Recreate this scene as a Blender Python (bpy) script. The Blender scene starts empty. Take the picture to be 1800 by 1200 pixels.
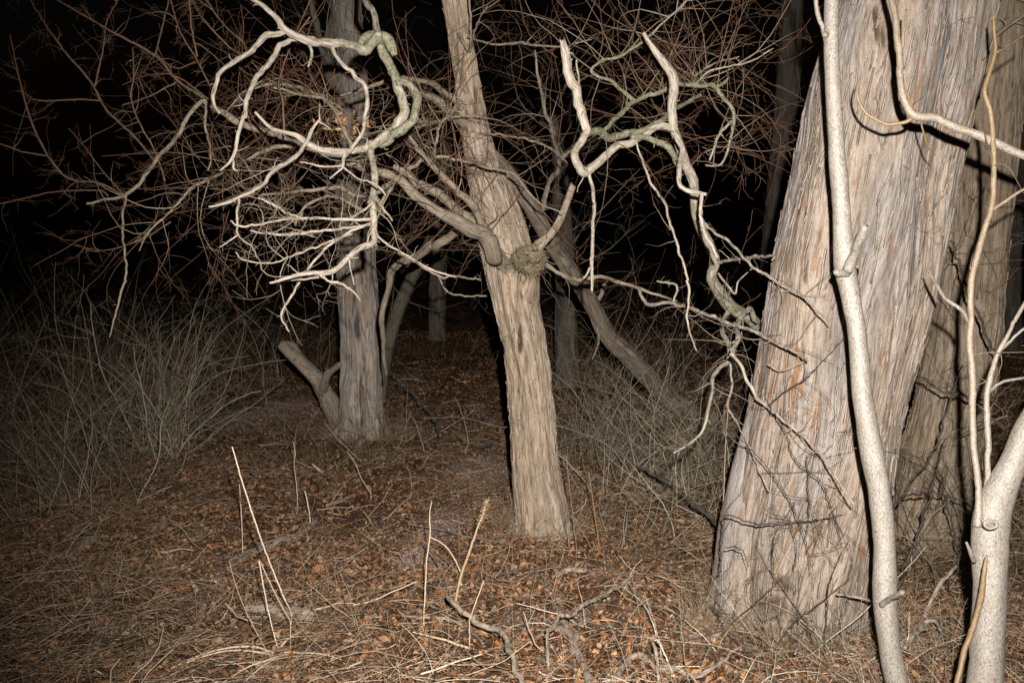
import bpy, math, random
import numpy as np
from mathutils import Vector

random.seed(7)
RNG = np.random.default_rng(11)
scene = bpy.context.scene
COL = scene.collection

# ------------------------------------------------------------------ camera
F = 1750.0                       # focal length in pixels of an 1800-wide frame
CAM = np.array([0.0, 0.0, 1.6])
PITCH = math.atan((600 - 500) / F)
cd = bpy.data.cameras.new("camera")
cam = bpy.data.objects.new("camera", cd)
COL.objects.link(cam)
cd.sensor_width = 36.0
cd.lens = 36.0 * F / 1800.0
cd.clip_start = 0.05
cd.clip_end = 500
cam.location = CAM
cam.rotation_euler = (math.pi / 2 - PITCH, 0, 0)
scene.camera = cam
scene.render.resolution_x, scene.render.resolution_y = 1024, 682

# ------------------------------------------------------------------ world: moonless night
w = bpy.data.worlds.new("World")
scene.world = w
w.use_nodes = True
nt = w.node_tree
bg = nt.nodes["Background"]
sky = nt.nodes.new("ShaderNodeTexSky")
sky.sky_type = 'NISHITA'
sky.sun_disc = False
sky.sun_elevation = math.radians(-3)
sky.sun_rotation = math.radians(200)
nt.links.new(sky.outputs[0], bg.inputs[0])
bg.inputs[1].default_value = 0.022

# the photographer's flash: the only lamp, above and to the right of the lens
fl = bpy.data.lights.new("flash", 'SPOT')
fl.energy = 2700
fl.color = (1.0, 0.95, 0.885)
fl.spot_size = math.radians(84)
fl.spot_blend = 1.0
fl.shadow_soft_size = 0.018
flash = bpy.data.objects.new("flash", fl)
COL.objects.link(flash)
flash.location = (0.09, -0.02, 1.6 + 0.19)
flash.rotation_euler = Vector((0.10, 1, -0.06)).to_track_quat('-Z', 'Y').to_euler()

scene.view_settings.view_transform = 'Standard'
scene.view_settings.look = 'None'
scene.view_settings.exposure = 0.0
scene.view_settings.gamma = 1.0

# ------------------------------------------------------------------ numeric helpers
def _hash(ix, iy, iz):
    h = (ix * 374761393 + iy * 668265263 + iz * 1274126177) & 0xffffffff
    h = ((h ^ (h >> 13)) * 1103515245) & 0xffffffff
    h = ((h ^ (h >> 16)) * 2246822519) & 0xffffffff
    return ((h ^ (h >> 15)) & 0xffffff) / float(0xffffff)

def vnoise(p):
    p = np.asarray(p, dtype=np.float64)
    i = np.floor(p).astype(np.int64)
    f = p - i
    f = f * f * (3 - 2 * f)
    out = 0
    for dx in (0, 1):
        wx = f[..., 0] if dx else 1 - f[..., 0]
        for dy in (0, 1):
            wy = f[..., 1] if dy else 1 - f[..., 1]
            for dz in (0, 1):
                wz = f[..., 2] if dz else 1 - f[..., 2]
                out = out + wx * wy * wz * _hash(i[..., 0] + dx, i[..., 1] + dy, i[..., 2] + dz)
    return out * 2 - 1

def fbm(p, octv=4, gain=0.5):
    a, s, o = 1.0, 0.0, 0
    p = np.asarray(p, dtype=np.float64)
    for k in range(octv):
        o = o + a * vnoise(p * (2.03 ** k) + k * 17.3)
        s += a
        a *= gain
    return o / s

cp, sp_ = math.cos(PITCH), math.sin(PITCH)
def P(px, py, d):
    """world point seen at pixel (px, py) of the 1800x1200 photo, d metres in front of the camera"""
    x = (px - 900) / F * d
    v = -(py - 600) / F * d
    return np.array([x, d * cp + v * sp_, CAM[2] - d * sp_ + v * cp])

def hgt(x, y):
    x = np.asarray(x, dtype=np.float64); y = np.asarray(y, dtype=np.float64)
    z = 0.5 * (y - 8 + np.sqrt((y - 8) ** 2 + 4)) * 0.085
    z = np.minimum(z, 2.0 + 0.02 * y)
    p = np.stack([x * 0.55, y * 0.55, np.zeros_like(x) + 3.1], -1)
    z = z + 0.055 * fbm(p, 3)
    for mx, my, ma, mr in ((1.30, 4.6, 0.03, 0.62), (0.19, 6.15, 0.08, 0.33), (-1.39, 9.25, 0.10, 0.42), (2.50, 5.9, 0.08, 0.45), (0.6, 12.0, 0.12, 0.5), (-1.2, 15.5, 0.12, 0.5)):
        z = z + ma * np.exp(-((x - mx) ** 2 + (y - my) ** 2) / mr ** 2)
    p2 = np.stack([x * 3.2, y * 3.2, np.zeros_like(x) + 8.1], -1)
    return z + 0.018 * fbm(p2, 3)

def G(px, py, lift=0.0):
    """ground point under pixel"""
    lo, hi = 1.5, 60.0
    ds = np.linspace(lo, hi, 1500)
    pts = np.stack([P(px, py, d) for d in ds])
    below = pts[:, 2] < hgt(pts[:, 0], pts[:, 1]) + lift
    k = int(np.argmax(below)) if below.any() else len(ds) - 1
    return pts[k], ds[k]

BARE = None
def bare(x, y):
    """0..1: trampled patches of pinkish bare soil"""
    global BARE
    if BARE is None:
        BARE = [(*G(px, py)[0][:2], rx, ry) for px, py, rx, ry in ((775, 930, .17, .55), (735, 985, .13, .25), (450, 735, .55, .7), (840, 830, .3, .6), (520, 715, .4, .5), (1215, 1085, .14, .12), (1060, 1010, .1, .2))]
    m = np.zeros_like(np.asarray(x, float))
    for cx, cy, rx, ry in BARE:
        m = np.maximum(m, 1.25 - np.sqrt(((x - cx) / rx) ** 2 + ((y - cy) / ry) ** 2))
    m = m + 0.55 * fbm(np.stack([x * 5, y * 3, np.zeros_like(m)], -1), 3)
    return np.clip(m * 1.6, 0, 1)

def catmull(pts, n):
    pts = np.asarray(pts, float)
    if len(pts) == 2:
        t = np.linspace(0, 1, n * 2)[:, None]
        return pts[0] * (1 - t) + pts[1] * t
    e = np.vstack([2 * pts[0] - pts[1], pts, 2 * pts[-1] - pts[-2]])
    out = []
    for i in range(1, len(e) - 2):
        t = np.linspace(0, 1, n, endpoint=False)[:, None]
        p0, p1, p2, p3 = e[i - 1], e[i], e[i + 1], e[i + 2]
        out.append(0.5 * (2 * p1 + (p2 - p0) * t + (2 * p0 - 5 * p1 + 4 * p2 - p3) * t ** 2
                          + (3 * p1 - p0 - 3 * p2 + p3) * t ** 3))
    out.append(e[-2][None, :])
    return np.vstack(out)

def resample(c, r, ds):
    seg = np.linalg.norm(np.diff(c, axis=0), axis=1)
    s = np.concatenate([[0], np.cumsum(seg)])
    n = max(4, int(s[-1] / ds) + 2)
    t = np.linspace(0, s[-1], n)
    return np.stack([np.interp(t, s, c[:, k]) for k in range(3)], -1), np.interp(t, s, r), t

# ------------------------------------------------------------------ mesh builder
class MB:
    def __init__(self):
        self.v, self.bk, self.ti, self.lp, self.ls, self.n = [], [], [], [], [], 0
    def add(self, v, loops, sizes, bk=None, ti=None):
        v = np.asarray(v, float).reshape(-1, 3)
        m = len(v)
        self.v.append(v)
        self.bk.append(v if bk is None else np.asarray(bk, float).reshape(-1, 3))
        self.ti.append(np.zeros(m) if ti is None else np.broadcast_to(np.asarray(ti, float), (m,)))
        self.lp.append(np.asarray(loops, np.int64).ravel() + self.n)
        self.ls.append(np.asarray(sizes, np.int64).ravel())
        self.n += m
    def build(self, name, mat, parent=None, smooth=True):
        v = np.concatenate(self.v); lp = np.concatenate(self.lp); ls = np.concatenate(self.ls)
        org = np.zeros(3) if parent is None else np.array(parent.location)
        me = bpy.data.meshes.new(name)
        me.vertices.add(len(v)); me.vertices.foreach_set('co', (v - org).ravel().astype(np.float32))
        me.loops.add(len(lp)); me.loops.foreach_set('vertex_index', lp.astype(np.int32))
        me.polygons.add(len(ls))
        st = np.concatenate([[0], np.cumsum(ls)[:-1]]).astype(np.int32)
        me.polygons.foreach_set('loop_start', st)
        me.polygons.foreach_set('loop_total', ls.astype(np.int32))
        me.polygons.foreach_set('use_smooth', np.full(len(ls), smooth))
        a = me.attributes.new('bk', 'FLOAT_VECTOR', 'POINT')
        a.data.foreach_set('vector', np.concatenate(self.bk).ravel().astype(np.float32))
        a = me.attributes.new('tint', 'FLOAT', 'POINT')
        a.data.foreach_set('value', np.concatenate(self.ti).astype(np.float32))
        me.update(calc_edges=True)
        me.materials.append(mat)
        o = bpy.data.objects.new(name, me)
        COL.objects.link(o)
        if parent is not None:
            o.parent = parent
        return o

def frames(c):
    t = np.gradient(c, axis=0)
    t /= np.linalg.norm(t, axis=1)[:, None] + 1e-12
    up = np.array([0, 1.0, 0]) if abs(t[0][1]) < 0.8 else np.array([1.0, 0, 0])
    u = np.cross(t[0], up); u /= np.linalg.norm(u)
    U = [u]
    for i in range(1, len(c)):
        u = u - t[i] * np.dot(u, t[i]); u /= np.linalg.norm(u) + 1e-12
        U.append(u)
    U = np.array(U)
    return t, U, np.cross(t, U)

SEED = [0]
def tube(mb, c, r, sides=10, lumps=0.12, ridge=0.0, rfreq=9.0, twist=0.0, tint=0.0, cap=(True, True),
         lobes=0.0, lobefn=None, jag=0.0, basetwist=0.0):
    """a solid limb: rings round the centre line, radius lumps and lengthwise bark ridges"""
    SEED[0] += 1
    sd = SEED[0] * 7.77
    t, U, V = frames(c)
    n = len(c)
    s = np.concatenate([[0], np.cumsum(np.linalg.norm(np.diff(c, axis=0), axis=1))])
    th = np.linspace(0, 2 * np.pi, sides, endpoint=False)
    TH, S = np.meshgrid(th, s)
    R = np.repeat(r[:, None], sides, 1)
    R0 = R.copy()
    rm = float(np.mean(r)) + 1e-9
    tw = TH + twist * S + (0.0 if not ridge else 0.16 * vnoise(np.stack([np.cos(TH) * 1.3 + sd, np.sin(TH) * 1.3, S / rm * 0.5], -1)))
    if basetwist: tw = tw + basetwist * np.exp(-S / (rm * 3.2))
    cx, cy = np.cos(tw), np.sin(tw)
    if lumps:
        R = R * (1 + lumps * fbm(np.stack([cx * 0.9 + sd, cy * 0.9, S / rm * 0.45], -1), 3) * 1.6)
    if lobes:
        R = R * (1 + lobes * fbm(np.stack([cx * 1.9 + sd, cy * 1.9, S / rm * 0.13], -1), 2) * 2.0)
    if ridge:
        q = np.stack([cx * rfreq + sd, cy * rfreq, S / rm * rfreq * 0.055], -1)
        rr = 1 - np.abs(fbm(q, 3, 0.6)) * 2.4
        q2 = np.stack([cx * rfreq * 3.1 + sd, cy * rfreq * 3.1, S / rm * rfreq * 0.25], -1)
        R = R + ridge * (rr * 0.8 + 0.4 * fbm(q2, 2))
    if lobefn is not None:
        R = R * lobefn(TH, S)
    v = c[:, None, :] + R[..., None] * (np.cos(TH)[..., None] * U[:, None, :] + np.sin(TH)[..., None] * V[:, None, :])
    if jag:
        k = np.clip((S - s[-1] + jag) / jag, 0, 1)
        v = v + t[-1] * (k * jag * 0.8 * RNG.uniform(-0.9, 1.0, sides)[None, :])[..., None]
    bk = np.stack([cx * R0 + sd, cy * R0, S * 0.155], -1)
    i = np.arange(n - 1)[:, None] * sides
    j = np.arange(sides)[None, :]
    j2 = (j + 1) % sides
    q = np.stack([i + j, i + j2, i + sides + j2, i + sides + j], -1).reshape(-1)
    sizes = np.full((n - 1) * sides, 4)
    lo = [q]; sz = [sizes]
    if cap[0]:
        lo.append(np.arange(sides)[::-1]); sz.append([sides])
    if cap[1]:
        lo.append((n - 1) * sides + np.arange(sides)); sz.append([sides])
    ti = np.broadcast_to(np.asarray(tint, float), (n,)) if np.ndim(tint) else np.full(n, tint)
    mb.add(v, np.concatenate(lo), np.concatenate(sz), bk, np.repeat(ti, sides))

def tubes(mb, C, R, sides=3, tint=None):
    """many thin twigs at once: C (N,K,3), R (N,K), tint (N,) or (N,K)"""
    N, K, _ = C.shape
    if N == 0: return
    T = np.gradient(C, axis=1)
    T /= np.linalg.norm(T, axis=2)[..., None] + 1e-12
    ref = np.array([0.31, 0.52, 0.79])
    U = np.cross(T, ref); U /= np.linalg.norm(U, axis=2)[..., None] + 1e-9
    V = np.cross(T, U)
    th = np.arange(sides) * 2 * np.pi / sides
    v = C[:, :, None, :] + R[..., None, None] * (np.cos(th)[None, None, :, None] * U[:, :, None, :] + np.sin(th)[None, None, :, None] * V[:, :, None, :])
    base = (np.arange(N) * K * sides)[:, None, None]
    i = (np.arange(K - 1) * sides)[None, :, None]
    j = np.arange(sides)[None, None, :]
    j2 = (j + 1) % sides
    q = np.stack([base + i + j, base + i + j2, base + i + sides + j2, base + i + sides + j], -1).reshape(-1)
    if tint is None: tint = np.zeros(N)
    if tint.ndim == 1: tint = np.repeat(tint[:, None], K, 1)
    ti = np.repeat(tint.reshape(-1), sides)
    L = np.cumsum(np.concatenate([np.zeros((N, 1)), np.linalg.norm(np.diff(C, axis=1), axis=2)], 1), 1)
    bk = np.stack([np.cos(th)[None, None, :] * 0.004 + np.arange(N)[:, None, None] * 0.37 + 0 * L[..., None],
                   np.sin(th)[None, None, :] * 0.004 + 0 * L[..., None], np.repeat(L[..., None] * 0.3, sides, 2)], -1)
    mb.add(v.reshape(-1, 3), q, np.full(N * (K - 1) * sides, 4), bk, ti)

def flakes(mb, sides, count, ds, lmin, lmax, wmax, lift):
    """loose bark strips peeling from the trunk added last (part of the same mesh)"""
    v = mb.v[-1].reshape(-1, sides, 3); b = mb.bk[-1].reshape(-1, sides, 3)
    n = len(v); cen = v.mean(1, keepdims=True); nr = unit(v - cen)
    circ = np.linalg.norm(v[n // 2, 0] - cen[n // 2, 0]) * 2 * np.pi / sides
    K = 7
    ln = RNG.uniform(lmin, lmax, count) / ds / (K - 1)
    i0 = RNG.integers(0, n - 2, count)
    j = RNG.integers(0, sides, count); w = np.maximum(1, (RNG.uniform(0.3, 1, count) * wmax / circ / 2)).astype(int)
    drift = RNG.normal(0, 0.6, count)
    up = RNG.uniform(0, 1, count) < 0.5
    P4, B4 = [], []
    for k in range(K):
        i = np.clip(i0 + (ln * k).astype(int), 0, n - 1)
        f = k / (K - 1); e = np.where(up, f, 1 - f)
        ww = np.maximum(1, (w * (math.sin(math.pi * (0.12 + 0.8 * f)))).astype(int))
        jj = (j + (drift * k).astype(int))
        off = (0.0005 + lift * e ** 3 * RNG.uniform(0.2, 1.0, count))[:, None]
        c = v[i, jj % sides]; nn = nr[i, jj % sides]
        P4.append(np.stack([v[i, (jj - ww) % sides] + nn * off * 0.8, c + nn * (off + 0.0025), v[i, (jj + ww) % sides] + nn * off, c + nn * (off - 0.001)], 1))
        B4.append(np.stack([b[i, jj % sides]] * 4, 1))
    V = np.stack(P4, 1); Bk = np.stack(B4, 1)
    Bk = Bk + RNG.normal(0, 0.4, (count, 1, 1, 3))
    base = (np.arange(count) * K * 4)[:, None, None]; ii = (np.arange(K - 1) * 4)[None, :, None]; q = np.arange(4)[None, None, :]; q2 = (q + 1) % 4
    lo = np.stack([base + ii + q, base + ii + q2, base + ii + 4 + q2, base + ii + 4 + q], -1).reshape(-1)
    mb.add(V.reshape(-1, 3), lo, np.full(count * (K - 1) * 4, 4), Bk.reshape(-1, 3))

def stain(mb, spots, front=True):
    """hollows and dark weathered patches on the camera side of the trunk added last; spots: (point, rx, rz, depth, strength)"""
    v = mb.v[-1]; c = v.mean(0)
    ti = mb.ti[-1].astype(float).copy()
    zc = v[:, 2]
    for q, rx, rz, dep, st in spots:
        n = 0.5 * fbm(np.stack([v[:, 0] * 18, v[:, 1] * 18, v[:, 2] * 5], -1), 3)
        m = 1.0 - np.sqrt(((v[:, 0] - q[0]) / rx) ** 2 + ((v[:, 2] - q[2]) / rz) ** 2) + n * 1.3
        m = np.clip(m * 1.8, 0, 1) * (v[:, 1] < q[1] + 0.02)
        ti = np.maximum(ti, m * st)
        v[:, 1] += m * dep
    mb.ti[-1] = ti

def unit(v):
    return v / (np.linalg.norm(v, axis=-1, keepdims=True) + 1e-12)

def grow(start, dirs, lens, K=9, curl=0.5, wob=0.25, grav=0.0):
    """arching wandering shoots: start (N,3), dirs (N,3), lens (N) -> (N,K,3)"""
    N = len(start)
    cur = RNG.normal(0, 1, (N, 3)) * curl / K
    d = unit(dirs); p = start.copy(); out = [p.copy()]
    for k in range(K - 1):
        d = unit(d + cur + RNG.normal(0, 1, (N, 3)) * wob / math.sqrt(K) + np.array([0, 0, grav]) / K)
        p = p + d * (lens / (K - 1))[:, None]
        out.append(p.copy())
    return np.stack(out, 1)

def spray(mb, C, R, n_child, len_rng, levels, tint_lo, tint_hi, curl=0.9, wob=0.35, grav=0.1, spread=0.9, rmin=0.0007, K=8, tlo=0.15):
    """side shoots off the twigs C, recursively"""
    N, KK, _ = C.shape
    if N == 0 or levels == 0: return
    M = int(N * n_child)
    if M < 1: return
    ii = RNG.integers(0, N, M)
    tt = RNG.uniform(tlo, 0.98, M) * (KK - 1)
    k = np.floor(tt).astype(int); f = (tt - k)[:, None]
    k2 = np.minimum(k + 1, KK - 1)
    st = C[ii, k] * (1 - f) + C[ii, k2] * f
    tg = unit(C[ii, k2] - C[ii, np.maximum(k - 1, 0)])
    dr = unit(tg + unit(RNG.normal(0, 1, (M, 3))) * spread)
    ln = RNG.uniform(len_rng[0], len_rng[1], M) * (1 - 0.45 * tt / (KK - 1))
    r0 = np.maximum(R[ii, k] * RNG.uniform(0.45, 0.8, M), rmin)
    c2 = grow(st, dr, ln, K, curl, wob, grav)
    r2 = r0[:, None] * np.linspace(1, 0.45, K)[None, :]
    r2 = np.maximum(r2, rmin * 0.7)
    tubes(mb, c2, r2, 3, RNG.uniform(tint_lo, tint_hi, M))
    spray(mb, c2, r2, n_child * 0.8, (len_rng[0] * 0.45, len_rng[1] * 0.5), levels - 1, tint_lo, tint_hi, curl, wob, grav, spread, rmin, max(5, K - 2))

# ------------------------------------------------------------------ materials
def newmat(name):
    m = bpy.data.materials.new(name); m.use_nodes = True
    n = m.node_tree; n.nodes.clear()
    out = n.nodes.new('ShaderNodeOutputMaterial')
    b = n.nodes.new('ShaderNodeBsdfPrincipled')
    n.links.new(b.outputs[0], out.inputs[0])
    return m, n, b
def attr(n, name, vec=False):
    a = n.nodes.new('ShaderNodeAttribute'); a.attribute_name = name
    return a.outputs['Vector' if vec else 'Fac']
def noise(n, vec, scale, detail=4, rough=0.55, dist=0.0):
    t = n.nodes.new('ShaderNodeTexNoise')
    t.inputs['Scale'].default_value = scale; t.inputs['Detail'].default_value = detail
    t.inputs['Roughness'].default_value = rough; t.inputs['Distortion'].default_value = dist
    if vec is not None: n.links.new(vec, t.inputs['Vector'])
    return t.outputs['Fac']
def ramp(n, fac, stops, interp='LINEAR'):
    r = n.nodes.new('ShaderNodeValToRGB'); r.color_ramp.interpolation = interp
    e = r.color_ramp.elements
    e[0].position, e[0].color = stops[0][0], (*stops[0][1], 1)
    e[1].position, e[1].color = stops[-1][0], (*stops[-1][1], 1)
    for p, c in stops[1:-1]:
        x = e.new(p); x.color = (*c, 1)
    n.links.new(fac, r.inputs[0])
    return r.outputs[0]
def mix(n, fac, a, b, mode='MIX'):
    x = n.nodes.new('ShaderNodeMix'); x.data_type = 'RGBA'; x.blend_type = mode
    for s, v in ((x.inputs[0], fac), (x.inputs[6], a), (x.inputs[7], b)):
        if isinstance(v, (int, float)): s.default_value = v
        elif isinstance(v, tuple): s.default_value = (*v, 1)
        else: n.links.new(v, s)
    return x.outputs[2]
def bump(n, b, h, strength=0.5, dist=0.01, prev=None):
    u = n.nodes.new('ShaderNodeBump')
    u.inputs['Strength'].default_value = strength; u.inputs['Distance'].default_value = dist
    n.links.new(h, u.inputs['Height'])
    n.links.new(u.outputs[0], b.inputs['Normal'])
def geo_pos(n):
    return n.nodes.new('ShaderNodeNewGeometry').outputs['Position']
def G3(v): return (v, v, v)

def bark_mat(name, light, mid, dark, streak, grey, fs=28.0, streak_lo=0.58, bdist=0.012, grey_amt=(0.45, 0.62), stain_col=(.075, .045, .028)):
    m, n, b = newmat(name)
    bk = attr(n, 'bk', True); pos = geo_pos(n)
    f1 = noise(n, bk, fs, 6, 0.62, 0.4)
    f2 = noise(n, bk, fs * 3.4, 4, 0.6)
    base = ramp(n, f1, [(0.28, dark), (0.42, mid), (0.60, light)])
    mp = n.nodes.new('ShaderNodeMapping'); mp.inputs['Scale'].default_value = (1, 1, 0.45)
    n.links.new(bk, mp.inputs[0])
    fb = noise(n, mp.outputs[0], fs * 2.2, 5, 0.65, 0.1)
    base = mix(n, ramp(n, fb, [(0.33, G3(0.75)), (0.43, G3(0))]), base, dark)
    pl = noise(n, mp.outputs[0], fs * 0.33, 3, 0.5, 0.2)
    base = mix(n, 1.0, base, ramp(n, pl, [(0.36, G3(0.72)), (0.52, G3(1.05))]), 'MULTIPLY')
    gp = noise(n, bk, 4.5, 3, 0.6, 0.3)
    gfac = ramp(n, gp, [(grey_amt[0], G3(0)), (grey_amt[1], G3(1))])
    gcol = mix(n, 1.0, base, grey, 'MULTIPLY')
    base = mix(n, gfac, base, gcol)
    st = noise(n, bk, fs * 0.95, 4, 0.55, 0.6)
    big = noise(n, pos, 2.2, 2)
    stf = n.nodes.new('ShaderNodeMath'); stf.operation = 'MULTIPLY_ADD'
    n.links.new(big, stf.inputs[0]); stf.inputs[1].default_value = 0.35
    n.links.new(st, stf.inputs[2])
    sfac = ramp(n, stf.outputs[0], [(streak_lo + 0.22, G3(0)), (streak_lo + 0.32, G3(0.8))])
    base = mix(n, sfac, base, streak)
    base = mix(n, attr(n, 'tint'), base, stain_col)
    fine = noise(n, pos, 260, 3, 0.7)
    ff = ramp(n, fine, [(0.34, G3(0.62)), (0.66, G3(1.22))])
    base = mix(n, 0.9, base, ff, 'MULTIPLY')
    f2r = ramp(n, f2, [(0.32, G3(0.62)), (0.5, G3(1.02))])
    base = mix(n, 0.75, base, f2r, 'MULTIPLY')
    n.links.new(base, b.inputs['Base Color'])
    b.inputs['Roughness'].default_value = 0.9
    b.inputs['Specular IOR Level'].default_value = 0.2
    h = mix(n, 0.3, f1, f2)
    h = mix(n, 0.45, h, fb)
    bump(n, b, h, 1.0, bdist)
    return m

M = {}
M['bark_big'] = bark_mat('pale_stringy_bark', (.30, .243, .197), (.215, .17, .132), (.098, .07, .05), (.20, .095, .04), (.95, 1.05, 1.22), 40, 0.55, 0.02)
M['bark_mid'] = bark_mat('tan_fibrous_bark', (.41, .32, .235), (.29, .22, .158), (.11, .077, .052), (.27, .15, .07), (1.0, 1.06, 1.14), 50, 0.57, 0.016)
M['bark_left'] = bark_mat('weathered_grey_bark', (.43, .36, .30), (.29, .235, .19), (.11, .09, .075), (.30, .17, .08), (0.95, 1.02, 1.14), 34, 0.56, 0.012, stain_col=(.07, .065, .065))
M['bark_rear'] = bark_mat('dull_brown_bark', (.27, .21, .15), (.195, .145, .10), (.085, .06, .04), (.17, .09, .04), (1.0, 1.05, 1.1), 40, 0.57, 0.012)
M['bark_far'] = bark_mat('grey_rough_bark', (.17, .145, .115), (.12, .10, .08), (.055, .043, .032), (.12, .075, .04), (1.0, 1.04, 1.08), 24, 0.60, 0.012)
M['bark_limb'] = bark_mat('grey_brown_limb_bark', (.30, .245, .185), (.20, .16, .117), (.085, .066, .047), (.20, .12, .06), (1.0, 1.02, 1.04), 60, 0.60, 0.006)

def lichen_mat():
    """tint 0 = olive lichen crust, 1 = bare bleached wood"""
    m, n, b = newmat('lichened_branch_bark')
    bk = attr(n, 'bk', True); pos = geo_pos(n); ti = attr(n, 'tint')
    f = noise(n, pos, 60, 6, 0.7, 0.8)
    g = noise(n, bk, 120, 4, 0.6)
    lich = ramp(n, f, [(0.34, (.05, .046, .028)), (0.47, (.145, .135, .088)), (0.62, (.24, .228, .16))])
    bare = ramp(n, g, [(0.30, (.09, .066, .05)), (0.44, (.25, .21, .165)), (0.6, (.38, .33, .28))])
    sm = noise(n, pos, 22, 4, 0.6)
    a = n.nodes.new('ShaderNodeMath'); a.operation = 'MULTIPLY_ADD'
    n.links.new(ti, a.inputs[0]); a.inputs[1].default_value = 0.8; n.links.new(sm, a.inputs[2])
    fac = ramp(n, a.outputs[0], [(0.68, G3(0)), (0.92, G3(1))])
    c = mix(n, fac, lich, bare)
    sp = noise(n, pos, 46, 2, 0.5)
    c = mix(n, ramp(n, sp, [(0.70, G3(0)), (0.76, G3(.8))]), c, (.12, .065, .035))
    n.links.new(c, b.inputs['Base Color'])
    b.inputs['Roughness'].default_value = 0.85; b.inputs['Specular IOR Level'].default_value = 0.25
    bump(n, b, mix(n, 0.5, f, g), 1.0, 0.012)
    return m
M['lichen'] = lichen_mat()

def twig_mat(name, stops):
    m, n, b = newmat(name)
    ti = attr(n, 'tint'); pos = geo_pos(n)
    c = ramp(n, ti, stops)
    f = noise(n, pos, 140, 3)
    c = mix(n, 0.8, c, ramp(n, f, [(0.3, G3(0.6)), (0.7, G3(1.25))]), 'MULTIPLY')
    n.links.new(c, b.inputs['Base Color'])
    b.inputs['Roughness'].default_value = 0.6; b.inputs['Specular IOR Level'].default_value = 0.35
    return m
M['twig'] = twig_mat('bare_twig_bark', [(0.0, (.26, .215, .16)), (0.35, (.15, .112, .075)), (0.6, (.10, .056, .032)), (1.0, (.135, .048, .026))])
M['shrub'] = twig_mat('shrub_stem_bark', [(0.0, (.44, .385, .315)), (0.4, (.24, .195, .12)), (0.75, (.10, .075, .042)), (1.0, (.075, .045, .025))])
M['bramble'] = twig_mat('shade_darkened_bark', [(0.0, (.12, .09, .06)), (0.6, (.07, .05, .034)), (1.0, (.035, .026, .02))])  # shade on the canes and in the nest hollow put into the colour
M['straw'] = twig_mat('dry_straw', [(0.0, (.58, .46, .33)), (0.3, (.36, .255, .155)), (0.6, (.17, .095, .05)), (0.85, (.06, .042, .03)), (1.0, (.035, .026, .02))])
M['stalk'] = twig_mat('dead_stalk', [(0.0, (.62, .50, .38)), (0.5, (.40, .28, .17)), (1.0, (.12, .09, .07))])
M['leaf'] = twig_mat('fallen_leaf', [(0.0, (.38, .24, .13)), (0.25, (.30, .125, .045)), (0.45, (.16, .065, .027)), (0.65, (.26, .165, .11)), (0.85, (.03, .02, .014)), (1.0, (.40, .15, .04))])

def sapling_mat():
    m, n, b = newmat('smooth_pale_bark')
    bk = attr(n, 'bk', True); pos = geo_pos(n); ti = attr(n, 'tint')
    f = noise(n, pos, 170, 4, 0.7)
    mp = n.nodes.new('ShaderNodeMapping'); mp.inputs['Scale'].default_value = (1, 1, 3.2)
    n.links.new(bk, mp.inputs[0])
    g = noise(n, mp.outputs[0], 190, 4, 0.65)
    c = ramp(n, g, [(0.32, (.10, .082, .065)), (0.44, (.185, .16, .135)), (0.60, (.26, .232, .20))])
    c = mix(n, 0.8, c, ramp(n, f, [(0.35, G3(0.68)), (0.6, G3(1.1))]), 'MULTIPLY')
    big = noise(n, pos, 14, 3)
    c = mix(n, ramp(n, big, [(0.58, G3(0)), (0.72, G3(0.6))]), c, (.18, .145, .10))
    c = mix(n, ti, c, mix(n, g, (.12, .06, .02), (.18, .12, .048)))
    n.links.new(c, b.inputs['Base Color'])
    b.inputs['Roughness'].default_value = 0.42; b.inputs['Specular IOR Level'].default_value = 0.55
    bump(n, b, mix(n, 0.5, g, f), 0.9, 0.0045)
    return m
M['sapling'] = sapling_mat()

def wood_mat():
    m, n, b = newmat('weathered_dead_wood')
    bk = attr(n, 'bk', True); ti = attr(n, 'tint')
    g = noise(n, bk, 130, 5, 0.65)
    c = ramp(n, g, [(0.32, (.07, .05, .036)), (0.47, (.24, .19, .145)), (0.65, (.40, .33, .27))])
    c = mix(n, ti, c, (.055, .044, .036))
    n.links.new(c, b.inputs['Base Color']); b.inputs['Roughness'].default_value = 0.9
    bump(n, b, g, 0.8, 0.005)
    return m
M['wood'] = wood_mat()

def ground_mat():
    m, n, b = newmat('forest_soil')
    pos = geo_pos(n)
    f = noise(n, pos, 38, 8, 0.7, 0.5)
    c = ramp(n, f, [(0.3, (.02, .013, .008)), (0.47, (.09, .045, .022)), (0.57, (.18, .09, .042)), (0.68, (.28, .17, .10))])
    g = noise(n, pos, 1.1, 3, 0.6)
    soil = ramp(n, noise(n, pos, 60, 5, 0.7), [(0.3, (.22, .14, .11)), (0.65, (.48, .35, .29))])
    c = mix(n, attr(n, 'tint'), c, soil)
    n.links.new(c, b.inputs['Base Color']); b.inputs['Roughness'].default_value = 0.95
    b.inputs['Specular IOR Level'].default_value = 0.15
    bump(n, b, f, 1.0, 0.03)
    return m
M['ground'] = ground_mat()

# ------------------------------------------------------------------ object helpers
def tag(o, label=None, cat=None, group=None, kind=None):
    if label: o['label'] = label
    if cat: o['category'] = cat
    if group: o['group'] = group
    if kind: o['kind'] = kind
    return o
def thing(name, loc, label, cat, group=None):
    o = bpy.data.objects.new(name, None)
    o.empty_display_size = 0.2
    COL.objects.link(o)
    o.location = [float(a) for a in loc]
    return tag(o, label, cat, group)

class Path:
    def __init__(self, c, r, d): self.c, self.r, self.d = c, r, d
    def near(self, px, py):
        v = self.c - CAM
        dd = v[:, 1] * cp - v[:, 2] * sp_
        uu = v[:, 1] * sp_ + v[:, 2] * cp
        X = 900 + F * v[:, 0] / dd; Y = 600 - F * uu / dd
        k = int(np.argmin((X - px) ** 2 + (Y - py) ** 2))
        return dd[k]

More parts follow.
